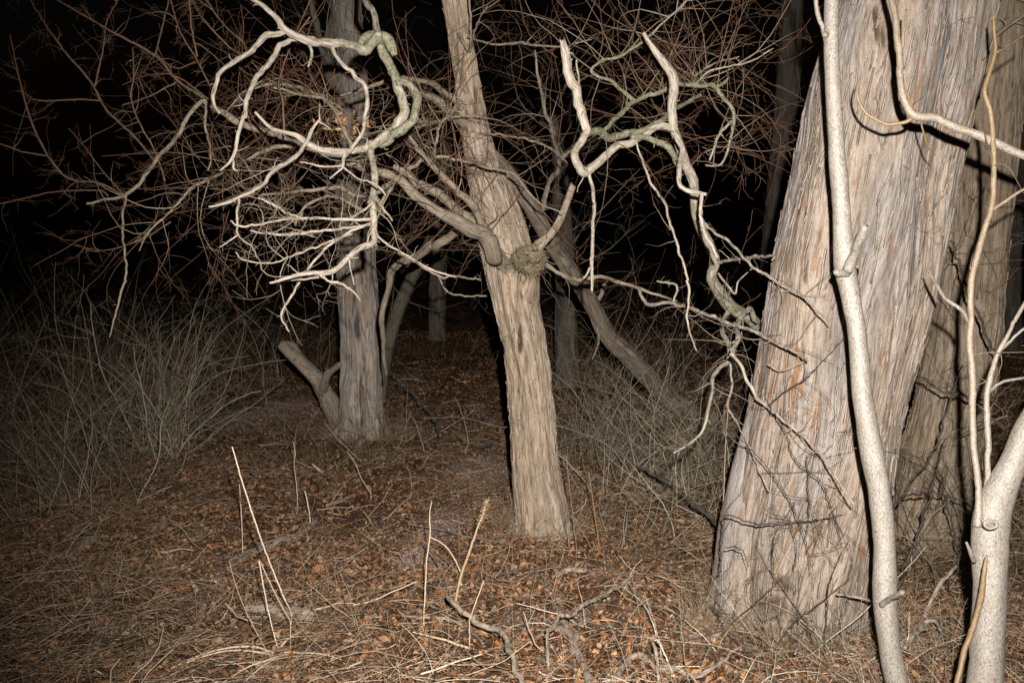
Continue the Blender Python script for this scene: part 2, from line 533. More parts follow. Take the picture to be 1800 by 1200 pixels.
def trace(pts, d0, d1=None, parent=None, wob=0.05, n=8, sink=None):
    """pts: (px, py, diameter in px); depth runs d0 -> d1 with a gentle wander"""
    if parent is not None: d0 = parent.near(pts[0][0], pts[0][1])
    if d1 is None: d1 = d0 + RNG.uniform(-0.12, 0.12)
    a = np.array([p[:2] for p in pts], float)
    L = np.concatenate([[0], np.cumsum(np.hypot(*np.diff(a, axis=0).T))]); t = L / L[-1]
    ph = RNG.uniform(0.6, 1.4)
    dep = d0 + (d1 - d0) * t + wob * np.sin(t * math.pi * 2 * ph) * min(1, L[-1] / 300)
    w3 = np.array([P(p[0], p[1], d) for p, d in zip(pts, dep)])
    rr = np.array([p[2] * 0.5 * d / F for p, d in zip(pts, dep)])
    if sink is not None:
        w3 = np.vstack([w3[0] + np.array([0, 0, -sink]), w3]); rr = np.concatenate([[rr[0] * 1.1], rr]); dep = np.concatenate([[dep[0]], dep])
    c = catmull(w3, n); r = catmull(np.stack([rr, rr, rr], -1), n)[:, 0]
    return Path(c, np.maximum(r, 0.0006), dep)

def limb(mb, path, sides=None, lumps=0.19, ridge=0.0, tint=0.0, jag=0.0, gnarl=0.0, spurs=0, **k):
    rm = float(path.r.max())
    c, r, s = resample(path.c, path.r, max(0.006, min(rm * 0.55, 0.05)))
    if gnarl:
        q = np.stack([s / (rm * 7) + rm * 9999 % 50, s * 0, s * 0], -1)
        off = np.stack([fbm(q + 5.1, 3), fbm(q + 31.7, 3), fbm(q + 71.3, 3)], -1)
        fade = np.clip(s / (rm * 5), 0, 1)[:, None]
        nk = max(3, int(s[-1] / (rm * 6)) + 2)
        kt = np.sort(np.concatenate([[0, s[-1]], RNG.uniform(0, s[-1], nk)]))
        kk_ = np.stack([np.interp(s, kt, RNG.normal(0, 0.5, nk + 2)) for _ in range(3)], -1)
        c = c + kk_ * gnarl * r[:, None] * fade
        c = c + off * gnarl * r[:, None] * 1.6 * fade
        r = r * (1 + 0.18 * gnarl * fbm(q * 1.7 + 90, 2))
    if sides is None: sides = 14 if rm > 0.02 else (9 if rm > 0.008 else 6)
    tn = tint
    if isinstance(tint, tuple): tn = np.linspace(tint[0], tint[1], len(c))
    tube(mb, c, r, sides, lumps, ridge, tint=tn, jag=jag, **k)
    if spurs:
        kk = RNG.integers(int(len(c) * 0.15), len(c) - 1, spurs)
        tg = unit(np.gradient(c, axis=0)[kk])
        dr = unit(tg * RNG.uniform(-0.2, 0.9, (spurs, 1)) + unit(RNG.normal(0, 1, (spurs, 3))))
        C = grow(c[kk], dr, r[kk] + RNG.gamma(1.3, 0.012, spurs) + 0.004, 5, 0.5, 0.7)
        R = np.clip(r[kk] * 0.3, 0.001, 0.004)[:, None] * np.linspace(1, 0.5, 5)
        tv = tn if np.ndim(tn) == 0 else tn[kk]
        tubes(mb, C, R, 5, np.full(spurs, 1.0) * tv)
    return Path(c, r, None)

def seeds(paths, n, dirs_bias=(0, 0, 0), spread=1.0, tlo=0.1):
    """start points and directions on the surface of limbs"""
    w = np.array([len(p.c) for p in paths], float); w /= w.sum()
    st, dr, rr = [], [], []
    for _ in range(n):
        p = paths[RNG.choice(len(paths), p=w)]
        k = int(RNG.uniform(tlo, 0.98) * (len(p.c) - 2))
        tg = unit(p.c[k + 1] - p.c[k])
        st.append(p.c[k]); rr.append(p.r[k])
        dr.append(unit(tg * 0.5 + unit(RNG.normal(0, 1, 3)) * spread + np.array(dirs_bias)))
    return np.array(st), np.array(dr), np.array(rr)

def twigs(name, parent, paths, n, lr, child=2.0, levels=2, tint=(0.3, 0.9), bias=(0, 0, 0), curl=1.2, wob=0.4, grav=0.05, r0=0.004, mat=None, K=11, clen=0.5, rmin=0.0008, tlo=0.1, spread=1.0):
    mb = MB()
    st, dr, rr = seeds(paths, n, bias, spread, tlo)
    ln = RNG.uniform(lr[0], lr[1], n)
    C = grow(st, dr, ln, K, curl, wob, grav)
    R = np.minimum(r0 * RNG.uniform(0.5, 1.2, n), rr * 0.7 + 0.0008)[:, None] * np.linspace(1, 0.35, K)[None, :]
    R = np.maximum(R, rmin)
    t = RNG.uniform(tint[0], tint[1], n)
    tubes(mb, C, R, 4, np.clip(t[:, None] + np.linspace(-0.35, 0.15, K)[None, :], 0, 1))
    spray(mb, C, R, child, (lr[0] * clen * 0.6, lr[1] * clen), levels, tint[0], tint[1], curl, wob, grav, 0.9, rmin)
    return tag(mb.build(name, mat or M['twig'], parent), kind='stuff')

# ================================================================== GROUND
def build_ground():
    mb = MB()
    nx, ny = 620, 620
    u = np.linspace(-1, 1, nx); xs = np.sign(u) * (np.abs(u) * 6 + np.abs(u) ** 4 * 60)
    v = np.linspace(0, 1, ny); ys = -8 + v * 22 + v ** 5 * 110
    X, Y = np.meshgrid(xs, ys)
    Z = hgt(X, Y)
    V = np.stack([X, Y, Z], -1)
    i = np.arange(ny - 1)[:, None] * nx; j = np.arange(nx - 1)[None, :]
    q = np.stack([i + j, i + j + 1, i + nx + j + 1, i + nx + j], -1).reshape(-1)
    mb.add(V, q, np.full((nx - 1) * (ny - 1), 4), None, bare(X, Y).ravel())
    tag(mb.build('ground', M['ground']), kind='structure')
build_ground()

def scatter(n, ymin=2.8, ymax=20, p=1.6):
    """points on the floor inside (and a little around) the view, denser near the camera"""
    t = RNG.uniform(0, 1, n)
    y = ymin + (ymax - ymin) * t ** p
    x = RNG.uniform(-0.76, 0.76, n) * y
    return x, y

def build_leaves(n=235000):
    mb = MB()
    x, y = scatter(n, 2.8, 17, 1.35)
    den = fbm(np.stack([x * 0.9, y * 0.9, x * 0], -1), 3)
    keep = (RNG.uniform(-0.75, 0.5, n) < den + 0.2) & (RNG.uniform(0, 1.15, n) > bare(x, y))
    x, y = x[keep], y[keep]; n = len(x)
    z = hgt(x, y) + RNG.uniform(0.003, 0.035, n)
    L = RNG.gamma(4, 0.0047, n) + 0.007; W = L * RNG.uniform(0.2, 0.8, n)
    a = RNG.uniform(0, 2 * np.pi, n)
    tilt = RNG.normal(0, 0.55, n); roll = RNG.normal(0, 0.8, n); curl = RNG.uniform(-0.4, 1.6, n)
    ax = np.stack([np.cos(a) * np.cos(tilt), np.sin(a) * np.cos(tilt), np.sin(tilt)], -1)
    sd = unit(np.stack([-np.sin(a), np.cos(a), np.sin(roll)], -1))
    up = np.cross(ax, sd)
    c = np.stack([x, y, z], -1)
    v = np.empty((n, 8, 3))
    prof = [(-0.5, 0, 0), (-0.15, 0.5, 0.5), (-0.15, -0.5, 0.5), (-0.15, 0, 0), (0.22, 0.42, 0.45), (0.22, -0.42, 0.45), (0.22, 0, 0.05), (0.5, 0, 0.25)]
    for k, (l, s, h) in enumerate(prof):
        v[:, k] = c + ax * (L * l)[:, None] + sd * (W * s)[:, None] + up * (W * h * curl)[:, None] + (RNG.normal(0, 0.09, (n, 3)) * L[:, None])
    f = np.array([0, 3, 1, 0, 2, 3, 1, 3, 6, 4, 3, 2, 5, 6, 4, 6, 7, 6, 5, 7])
    sz = np.array([3, 3, 4, 4, 3, 3])
    lo = (np.arange(n)[:, None] * 8 + f[None, :]).ravel()
    tt = RNG.choice([0.0, 0.15, 0.3, 0.45, 0.5, 0.65, 0.7, 0.85, 0.9, 1.0], n, p=[.12, .11, .09, .12, .12, .12, .09, .13, .08, .02]) + RNG.uniform(-.05, .05, n)
    mb.add(v.reshape(-1, 3), lo, np.tile(sz, n), None, np.repeat(np.clip(tt, 0, 1), 8))
    tag(mb.build('leaf_litter', M['leaf'], None, False), 'brown and rust fallen leaves covering the forest floor', 'leaf litter', kind='stuff')
build_leaves()

def build_crumbs(n=230000):
    mb = MB()
    x, y = scatter(n, 2.8, 13, 1.2)
    keep = RNG.uniform(0.15, 1.0, n) < bare(x, y)
    x, y = x[keep], y[keep]; n = len(x)
    c = np.stack([x, y, hgt(x, y) + 0.003], -1)
    L = RNG.uniform(0.005, 0.016, n)[:, None]
    v = np.stack([c + unit(RNG.normal(0, 1, (n, 3))) * L for _ in range(4)], 1)
    f = np.array([0, 1, 2, 0, 3, 1, 0, 2, 3, 1, 3, 2])
    mb.add(v.reshape(-1, 3), (np.arange(n)[:, None] * 4 + f).ravel(), np.full(n * 4, 3), None, np.ones(n * 4))
    tag(mb.build('soil_crumbs', M['ground'], None, False), 'pinkish crumbs of bare soil between the leaves', 'soil', kind='stuff')
build_crumbs()

def build_grass():
    mb = MB()
    # matted straw lying in combed drifts
    n = 44000
    x, y = scatter(n, 2.8, 12, 1.25)
    den = fbm(np.stack([x * 0.7 + 40, y * 0.7, x * 0], -1), 3)
    side = np.where(x < 0, 0.22, -0.08) + np.where(y < 5.5, 0.15, -0.1)
    keep = RNG.uniform(-0.6, 0.6, n) < den * 1.8 + side + 0.12
    keep &= RNG.uniform(0, 1.1, n) > bare(x, y)
    x, y = x[keep], y[keep]; n = len(x)
    z = hgt(x, y) + RNG.uniform(0.004, 0.05, n) + np.clip(den, 0, 1)[keep] * 0.05
    flow = fbm(np.stack([x * 0.8, y * 0.8, x * 0 + 9], -1), 2) * 2.2 + 0.5
    a = flow + RNG.normal(0, 0.8, n)
    a = np.where(RNG.uniform(0, 1, n) < 0.4, RNG.uniform(0, 6.28, n), a)
    el = np.abs(RNG.normal(0.02, 0.22, n))
    d = np.stack([np.cos(a) * np.cos(el), np.sin(a) * np.cos(el), np.sin(el)], -1)
    ln = RNG.uniform(0.06, 0.34, n)
    C = grow(np.stack([x, y, z], -1), d, ln, 6, 0.9, 0.35, -0.45)
    C[..., 2] = np.maximum(C[..., 2], hgt(C[..., 0], C[..., 1]) + 0.003)
    R = (RNG.uniform(0.0006, 0.0015, n) + (RNG.uniform(0, 1, n) < 0.06) * 0.0012)[:, None] * np.linspace(1, 0.4, 6)[None, :]
    tubes(mb, C, R, 3, np.clip(RNG.beta(1.1, 1.1, n), 0, 1))
    n = 3000
    x, y = scatter(n, 2.9, 10, 1.2)
    keep = (RNG.uniform(-0.5, 0.6, n) < fbm(np.stack([x * 0.7 + 40, y * 0.7, x * 0], -1), 3) * 1.6 + np.where(x < 0.2, 0.2, -0.1)) & (bare(x, y) < 0.4)
    x, y = x[keep], y[keep]; n = len(x)
    a = fbm(np.stack([x * 0.8, y * 0.8, x * 0 + 9], -1), 2) * 2.2 + 0.6 + RNG.normal(0, 0.75, n); el = np.abs(RNG.normal(0.05, 0.25, n))
    C = grow(np.stack([x, y, hgt(x, y) + RNG.uniform(0.02, 0.07, n)], -1), np.stack([np.cos(a) * np.cos(el), np.sin(a) * np.cos(el), np.sin(el)], -1), RNG.uniform(0.15, 0.5, n), 7, 0.5, 0.25, -0.5)
    C[..., 2] = np.maximum(C[..., 2], hgt(C[..., 0], C[..., 1]) + 0.012)
    tubes(mb, C, (RNG.uniform(0.0011, 0.0024, n))[:, None] * np.linspace(1, 0.5, 7)[None, :], 4, np.clip(RNG.beta(0.9, 2.4, n), 0, 1))
    # upright tufts
    nt_ = 620
    cx, cy = scatter(nt_, 3.0, 11, 1.1)
    k0 = 0
    for bx_, by_, br, cnt in ((1.30, 4.6, .40, 84), (0.19, 6.15, .20, 46), (-1.39, 9.25, .28, 50), (2.50, 5.9, .30, 40), (1.4, 3.55, .12, 10), (1.55, 3.2, .12, 10)):
        aa = RNG.uniform(0, 6.28, cnt)
        cx[k0:k0 + cnt] = bx_ + br * np.cos(aa) * RNG.uniform(.9, 1.3, cnt); cy[k0:k0 + cnt] = by_ + br * np.sin(aa) * RNG.uniform(.9, 1.3, cnt); k0 += cnt
    m = RNG.integers(8, 26, nt_)
    ii = np.repeat(np.arange(nt_), m); k = len(ii)
    bx = cx[ii] + RNG.normal(0, 0.03, k); by = cy[ii] + RNG.normal(0, 0.03, k)
    a = RNG.uniform(0, 6.28, k); el = np.clip(RNG.normal(0.9, 0.35, k), 0.2, 1.5)
    d = np.stack([np.cos(a) * np.cos(el), np.sin(a) * np.cos(el), np.sin(el)], -1)
    hs = RNG.uniform(0.5, 1.2, nt_)[ii]
    C = grow(np.stack([bx, by, hgt(bx, by) - 0.01], -1), d, RNG.uniform(0.08, 0.34, k) * hs, 7, 0.6, 0.2, -0.9)
    C[..., 2] = np.maximum(C[..., 2], hgt(C[..., 0], C[..., 1]) + 0.002)
    R = RNG.uniform(0.0006, 0.0016, k)[:, None] * np.linspace(1, 0.3, 7)[None, :]
    tubes(mb, C, R, 3, np.clip(RNG.beta(1.4, 2.2, k), 0, 1))
    tag(mb.build('dry_grass', M['straw']), 'matted straw coloured dead grass strewn over the leaves', 'dry grass', kind='stuff')
    # short broken twiglets among the leaves
    mb = MB(); n = 4200
    x, y = scatter(n, 2.8, 14, 1.3); a = RNG.uniform(0, 6.28, n)
    C = grow(np.stack([x, y, hgt(x, y) + RNG.uniform(0.005, 0.05, n)], -1), np.stack([np.cos(a), np.sin(a), RNG.normal(0, 0.12, n)], -1), RNG.uniform(0.06, 0.35, n), 6, 0.6, 0.5, 0)
    C[..., 2] = np.maximum(C[..., 2], hgt(C[..., 0], C[..., 1]) + 0.004)
    R = (0.001 + RNG.gamma(1.5, 0.0009, n))[:, None] * np.linspace(1, 0.6, 6)[None, :]
    tubes(mb, C, R, 4, RNG.uniform(0, 1, n))
    tag(mb.build('twig_litter', M['stalk']), 'countless broken twiglets strewn among the fallen leaves', 'twig litter', kind='stuff')
build_grass()

# ================================================================== TREES
def big_trunk(mb, pts, d0, d1, sides, ds, ridge, rfreq, lobes, twist=0.0, lumps=0.06, flare=0.0, wob=0.0, flare_h=0.6, sink=0.5, basetwist=0.0):
    p = trace(pts, d0, d1, wob=wob, n=14, sink=sink)
    c, r, s = resample(p.c, p.r, ds)
    lf = None
    if flare:
        ph = RNG.uniform(0, 6.28)
        def lf(TH, S):
            k = np.exp(-np.maximum(S - sink, 0) / flare_h)
            root = 0.55 + 0.45 * np.cos(TH * 5 + ph + 0.8 * np.sin(TH * 2 + ph))
            return 1 + flare * k * root
    tube(mb, c, r, sides, lumps, ridge, rfreq, twist, 0.0, (True, True), lobes, lf, 0.0, basetwist)
    return Path(c, r, None)

# --- the broad leaning tree on the right
def base_of(px, d):
    x = (px - 900) / F * d
    return np.array([x, d, float(hgt(x, d))])
T = thing('tree', base_of(1395, 4.55), 'broad pale trunk leaning right with orange streaks, the thickest tree', 'tree')
mb = MB()
big = big_trunk(mb, [(1402, 1120, 216), (1404, 1050, 226), (1412, 950, 238), (1420, 890, 246), (1436, 800, 254), (1454, 700, 252), (1474, 600, 256), (1495, 500, 258), (1516, 400, 262),
                     (1536, 300, 264), (1557, 200, 268), (1581, 100, 262), (1606, 0, 256), (1632, -100, 250), (1680, -300, 235), (1730, -600, 200), (1760, -900, 150)],
                4.62, 4.3, 460, 0.006, 0.009, 12.0, 0.085, twist=0.35, lumps=0.05, flare=0.24, flare_h=0.26, sink=0.3, basetwist=1.3)
stain(mb, [(P(1497, 725, 4.4), .012, .10, .02, 1.0), (P(1512, 60, 4.4), .012, .10, .02, 1.0), (P(1520, 90, 4.4), .008, .05, .01, .9), (P(1545, 560, 4.4), .006, .12, .008, .7), (P(1400, 470, 4.4), .008, .08, .006, .7), (P(1398, 490, 4.4), .006, .03, .01, .8),
           (P(1350, 1060, 4.4), .10, .05, 0, .8), (P(1300, 1050, 4.4), .08, .04, 0, .8), (P(1375, 1020, 4.4), .05, .04, 0, .6), (P(1440, 1090, 4.4), .07, .03, 0, .7), (P(1500, 860, 4.4), .005, .09, .006, .7)])
flakes(mb, 460, 1500, 0.006, 0.04, 0.24, 0.018, 0.009)
mb.build('trunk', M['bark_big'], T)
mb = MB()   # buttress rib running down the left flank
b1 = trace([(1335, 720, 26), (1375, 640, 40), (1345, 720, 56), (1330, 780, 62), (1318, 850, 74), (1306, 930, 84), (1298, 1040, 96), (1290, 1130, 110)][1:], 4.58, 4.6, wob=0)
limb(mb, b1, 40, 0.08, 0.0035, rfreq=5.0)
mb.build('buttress_root', M['bark_big'], T)
mb = MB()
b2 = trace([(1590, 560, 30), (1570, 680, 62), (1552, 760, 70), (1530, 850, 60)], 4.42, 4.5, wob=0)
BIG_T = T
mb = MB()
st = [limb(mb, trace(q, 4.28, 4.2, wob=0), None, 0.2, gnarl=0.5) for q in (
    [(1512, 20, 9), (1522, 50, 6), (1520, 80, 5), (1524, 100, 3)],)]
mb.build('broken_twig', M['wood'], T)
mb = MB()   # snag spray stuck on the left side
sn = limb(mb, trace([(1350, 640, 6), (1375, 650, 5), (1420, 632, 3)], 4.3, 4.15), gnarl=0.5)
mb.build('branch', M['bark_limb'], T)
twigs('twig_cluster', T, [big], 60, (0.32, 0.55), 1.8, 2, (0.5, 1.0), bias=(-0.5, -1.8, 0.1), r0=0.0018, curl=1.6, tlo=0.02, spread=0.7)

# --- tree behind it on the far right
T = thing('tree', base_of(1640, 5.9), 'grey brown trunk half hidden behind the broad leaning tree at right', 'tree')
mb = MB()
rear = big_trunk(mb, [(1636, 1010, 142), (1637, 960, 136), (1638, 900, 130), (1655, 800, 124), (1676, 700, 120), (1700, 577, 114), (1718, 430, 108), (1738, 250, 100), (1750, 150, 94), (1768, 0, 90), (1790, -200, 80), (1810, -600, 60)],
                 5.9, 6.1, 260, 0.012, 0.006, 7.0, 0.07, twist=0.3, flare=0.2)
flakes(mb, 260, 900, 0.012, 0.06, 0.3, 0.016, 0.012)
mb.build('trunk', M['bark_rear'], T)
lb = []
for q, e in (([(1705, 160, 12), (1730, 90, 9), (1780, 40, 7), (1850, -10, 5)], 5.6), ([(1720, 330, 8), (1690, 420, 6), (1650, 480, 4), (1610, 500, 2)], 5.5), ([(1650, 780, 8), (1700, 760, 6), (1770, 730, 4)], 5.2)):
    mb = MB(); lb.append(limb(mb, trace(q, 5.85, e), gnarl=0.6)); mb.build('branch', M['bark_limb'], T)
twigs('twig_cluster', T, [rear] + lb, 70, (0.15, 0.6), 2, 2, (0.1, 0.6), bias=(0, -0.9, 0.1), r0=0.0035, curl=1.2, tlo=0.05)

# --- central forked tree
T = thing('tree', base_of(955, 6.15), 'pale forked trunk at the centre with a bird nest in its fork', 'tree')
mb = MB()
ctr = big_trunk(mb, [(955, 975, 96), (953, 930, 90), (949, 880, 86), (940, 800, 80), (933, 700, 76), (923, 610, 73), (908, 540, 74), (899, 480, 84), (888, 430, 84), (872, 370, 76), (858, 320, 64), (842, 262, 52), (831, 210, 45), (818, 120, 40), (802, 20, 41), (794, -60, 40), (780, -300, 34), (760, -700, 20)],
                6.15, 6.0, 300, 0.008, 0.007, 8.0, 0.06, twist=0.12, flare=0.34, flare_h=0.13, wob=0.0)
stain(mb, [(P(914, 590, 6.0), 0.016, 0.11, 0.02, 1.0), (P(896, 610, 6.0), 0.008, 0.10, 0.004, .6), (P(925, 640, 6.0), .012, .07, .006, .6), (P(910, 520, 6), .01, .12, .006, .5), (P(905, 850, 6), .008, .06, 0, .5), (P(835, 180, 6), .012, .12, .008, .8), (P(820, 215, 6), .01, .1, .006, .8)])
flakes(mb, 300, 900, 0.008, 0.05, 0.22, 0.012, 0.008)
mb.build('trunk', M['bark_mid'], T)
CT = T
# right arm of the fork
mb = MB(); fork = limb(mb, trace([(922, 640, 20), (921, 580, 40), (924, 520, 46), (932, 468, 36), (948, 430, 20), (966, 415, 13), (985, 385, 12), (1008, 322, 11)], 6.12, 5.9), 40, 0.1, 0.002, rfreq=4)
mb.build('limb', M['bark_mid'], T)
limbs_c = [fork]
def L(pts, d0=None, d1=None, parent=None, jag=0.0, mat='bark_limb', name='limb', spurs=4, gn=0.8, T=None, tint=0.0, ridge=0.0):
    mb = MB()
    p = limb(mb, trace(pts, d0 or 5, d1, parent), gnarl=gn, spurs=spurs, jag=jag, tint=tint, ridge=ridge)
    mb.build(name, M[mat], T)
    return p
l1 = L([(915, 560, 12), (906, 500, 26), (880, 446, 28), (840, 410, 25), (800, 386, 23), (760, 364, 20), (725, 340, 18), (698, 314, 14)], 6.14, 5.4, jag=0.02, T=T, ridge=0.002)
l2 = L([(890, 500, 10), (878, 440, 16), (848, 402, 16), (822, 352, 14), (796, 332, 11), (754, 285, 9), (718, 243, 8)], 6.1, 5.3, jag=0.02, T=T)
l3 = L([(880, 470, 12), (850, 405, 18), (806, 372, 16), (754, 336, 15), (714, 305, 12), (690, 290, 8)], 6.12, 5.6, T=T)
l4 = L([(840, 405, 14), (818, 408, 14), (773, 421, 15), (733, 447, 14), (694, 467, 13), (678, 500, 11), (668, 540, 10), (672, 600, 7), (678, 660, 5)], 6.2, 7.2, T=T, spurs=6)
l5 = L([(815, 190, 14), (806, 182, 11), (787, 167, 10), (760, 147, 9), (723, 142, 9), (683, 140, 8), (640, 153, 5), (600, 170, 3)], 5.98, 5.4, T=T)
l6 = L([(812, 192, 9), (806, 188, 7), (793, 207, 6), (763, 217, 6), (733, 223, 5), (700, 240, 3)], 5.95, 5.3, T=T)
l7 = L([(822, 220, 18), (790, 196, 16), (760, 174, 14), (733, 163, 11), (700, 170, 8)], 6.0, 6.2, T=T)
l8 = L([(700, 312, 6), (750, 281, 6), (817, 283, 5), (863, 297, 5), (903, 307, 4), (925, 332, 4), (948, 356, 3), (990, 375, 2)], parent=l3, d1=5.5, T=T, name='branch')
l9 = L([(754, 290, 5), (765, 250, 5), (775, 215, 5), (800, 190, 4), (806, 170, 3)], parent=l2, d1=5.6, T=T, name='branch')
l10 = L([(806, 60, 7), (825, 90, 5), (828, 40, 4), (826, 0, 4), (826, -30, 3)], 5.95, 5.5, T=T, name='branch')
l11 = L([(826, 90, 3), (840, 40, 3), (856, 12, 2)], parent=l10, d1=5.4, T=T, name='branch')
l12 = L([(822, 65, 3), (870, 78, 4), (910, 75, 5), (985, 83, 3), (1040, 70, 2)], parent=l10, d1=5.3, T=T, name='branch')
l13 = L([(955, 460, 9), (983, 477, 8), (1023, 490, 8), (1067, 490, 7), (1110, 504, 6), (1160, 520, 4), (1190, 530, 3)], 5.95, 5.3, T=T)
l14 = L([(843, 235, 4), (900, 240, 4), (950, 252, 4), (985, 275, 3), (1005, 297, 2)], 5.95, 5.2, T=T, name='branch')
l15 = L([(700, 445, 4), (735, 462, 4), (775, 487, 4), (800, 485, 4), (845, 492, 3)], 5.2, 5.6, T=T, name='branch')
l16 = L([(770, 485, 3), (785, 512, 3), (815, 520, 3), (855, 520, 3)], parent=l15, T=T, name='branch')
limbs_c += [l1, l2, l3, l5, l6, l7, l8, l9, l10, l12, l13, l14]
twigs('twig_cluster', T, [l1, l2, l3, l6, l7, l9], 90, (0.2, 0.85), 2.2, 2, (0.3, 1.0), r0=0.0035, curl=1.8, bias=(-0.3, -0.2, 0))
twigs('twig_cluster', T, [l5, l10, l12, l8, l14, l11, l13], 60, (0.15, 0.7), 2.0, 2, (0.4, 1.0), r0=0.003, curl=1.5, bias=(0.2, -0.2, 0.1))
twigs('twig_cluster', T, [l1, l2, l3, ctr], 55, (0.1, 0.35), 1.2, 1, (0.3, 1.0), r0=0.0025, curl=2.0, bias=(0, -0.9, 0), tlo=0.35)

def roots(T, px, d, n, R0, r0, mat, ln=0.35, phase=0.0, seedv=3):
    b = base_of(px, d); rg = np.random.default_rng(seedv)
    for k in range(n):
        a = phase + 2 * math.pi * k / n + rg.normal(0, 0.25)
        t = np.linspace(0, 1, 7); rad = R0 * 0.55 + ln * t * rg.uniform(0.7, 1.2)
        aa = a + rg.normal(0, 0.35) * t ** 2
        x = b[0] + rad * np.cos(aa); y = b[1] + rad * np.sin(aa)
        r = r0 * (1 - t) ** 0.8 + 0.008
        z = hgt(x, y) + np.where(t < 0.3, r * 1.6 * (1 - t / 0.3) + r * 0.1, r * 0.1) - 0.02 * t - r * 0.3
        mb = MB(); limb(mb, Path(catmull(np.stack([x, y, z], -1), 6), np.interp(np.linspace(0, 1, 37), t, r), None), 24, 0.2, 0.003, gnarl=0.4, rfreq=4); mb.build('root', M[mat], T)
roots(CT, 955, 6.15, 6, 0.17, 0.055, 'bark_mid', 0.30, -1.1)

# nest wedged in the fork
def build_nest():
    c0 = P(930, 455, 5.70)
    T = thing('bird_nest', c0, 'dark bowl shaped bird nest of twigs wedged in the fork of the central tree', 'nest')
    ax = unit(np.array([0.12, -0.8, 0.6])); e1 = unit(np.cross(ax, [0, 0, 1.0])); e2 = np.cross(ax, e1)
    n = 1100
    ph = RNG.uniform(-1.2, 0.30, n); th = RNG.uniform(0, 6.28, n)
    rad = 0.064 * RNG.uniform(0.75, 1.25, n)
    K = 7; t = np.linspace(-0.5, 0.5, K)[None, :] * RNG.uniform(0.6, 2.4, n)[:, None]
    TH = th[:, None] + t; PH = ph[:, None] + t * RNG.normal(0, 0.55, n)[:, None]
    PH = np.clip(PH, -1.35, 0.33 + 0.05 * RNG.normal(0, 1, (n, 1)))
    RR = rad[:, None] * (1 + RNG.normal(0, 0.05, (n, K)) + 0.35 * np.abs(t) ** 2 * RNG.uniform(-.2, 1.3, n)[:, None])
    RR = RR * (1 + 0.5 * fbm(np.stack([np.cos(TH) * 1.6, np.sin(TH) * 1.6, PH * 1.2], -1), 2))
    C = c0 + RR[..., None] * (np.cos(PH)[..., None] * (np.cos(TH)[..., None] * e1 * 1.15 + np.sin(TH)[..., None] * e2) + np.sin(PH)[..., None] * ax * 0.8)
    mb = MB(); tubes(mb, C, RNG.uniform(0.0008, 0.002, n)[:, None] * np.ones((1, K)), 4, RNG.uniform(0.2, 1.0, n))
    n = 60; st = c0 + unit(RNG.normal(0, 1, (n, 3)) + np.array([0, -0.2, -0.8])) * 0.07
    C = grow(st, unit(RNG.normal(0, 1, (n, 3)) + np.array([0.2, -.3, -0.5])), RNG.uniform(0.04, 0.12, n), 6, 1.2, .4)
    tubes(mb, C, np.full((n, 6), 0.0013), 4, RNG.uniform(0.3, 1.0, n))
    mb.build('twig_wall', M['shrub'], T)
    mb = MB(); nu = 28
    u = np.linspace(0, 2 * np.pi, nu, endpoint=False)
    prof = [(0.001, -0.058), (0.034, -0.05), (0.052, -0.026), (0.060, 0.0), (0.058, 0.012), (0.054, 0.010), (0.048, -0.02), (0.034, -0.038), (0.001, -0.048)]
    V = np.array([[c0 + e1 * (r * math.cos(a) * 1.15) + e2 * (r * math.sin(a)) + ax * z for a in u] for r, z in prof])
    V += 0.005 * RNG.normal(0, 1, V.shape)
    k = len(prof); i = np.arange(k - 1)[:, None] * nu; j = np.arange(nu)[None, :]; j2 = (j + 1) % nu
    mb.add(V.reshape(-1, 3), np.stack([i + j, i + j2, i + nu + j2, i + nu + j], -1).reshape(-1), np.full((k - 1) * nu, 4), None, 1.0)
    mb.build('shade_dark_lining', M['bramble'], T)  # near-black colour stands in for the shade inside the nest
build_nest()

# --- leaning tree passing behind the nest
T = thing('leaning_tree', base_of(1330, 11.0), 'slender crooked trunk leaning left behind the nest, its foot in the thicket', 'tree')
mb = MB()
ln_ = big_trunk(mb, [(1360, 775, 34), (1262, 748, 32), (1210, 722, 31), (1172, 700, 31), (1140, 665, 31), (1110, 630, 30), (1070, 592, 29), (1046, 545, 28), (1020, 500, 29), (985, 452, 27), (960, 412, 27), (930, 360, 26), (900, 312, 24), (866, 272, 20), (840, 250, 14)],
                9.6, 6.35, 90, 0.02, 0.0035, 4.0, 0.08, lumps=0.1, sink=0.4)
mb.build('trunk', M['bark_limb'], T)
la = L([(948, 378, 9), (960, 335, 9), (980, 285, 9), (960, 200, 7), (945, 130, 5), (940, 80, 3)], parent=ln_, d1=6.0, T=T)
lb_ = L([(1040, 545, 10), (1055, 520, 8), (1065, 500, 6)], parent=ln_, T=T, name='branch')
lc = L([(980, 283, 6), (1010, 262, 5), (1040, 235, 4)], parent=la, T=T, name='branch')
ld = L([(1048, 560, 4), (1052, 600, 4), (1040, 632, 2)], parent=ln_, T=T, name='branch')
twigs('twig_cluster', T, [la, lc, ln_], 34, (0.2, 0.9), 1.5, 2, (0.3, 0.8), r0=0.003, bias=(0, -0.3, 0.1), tlo=0.3)

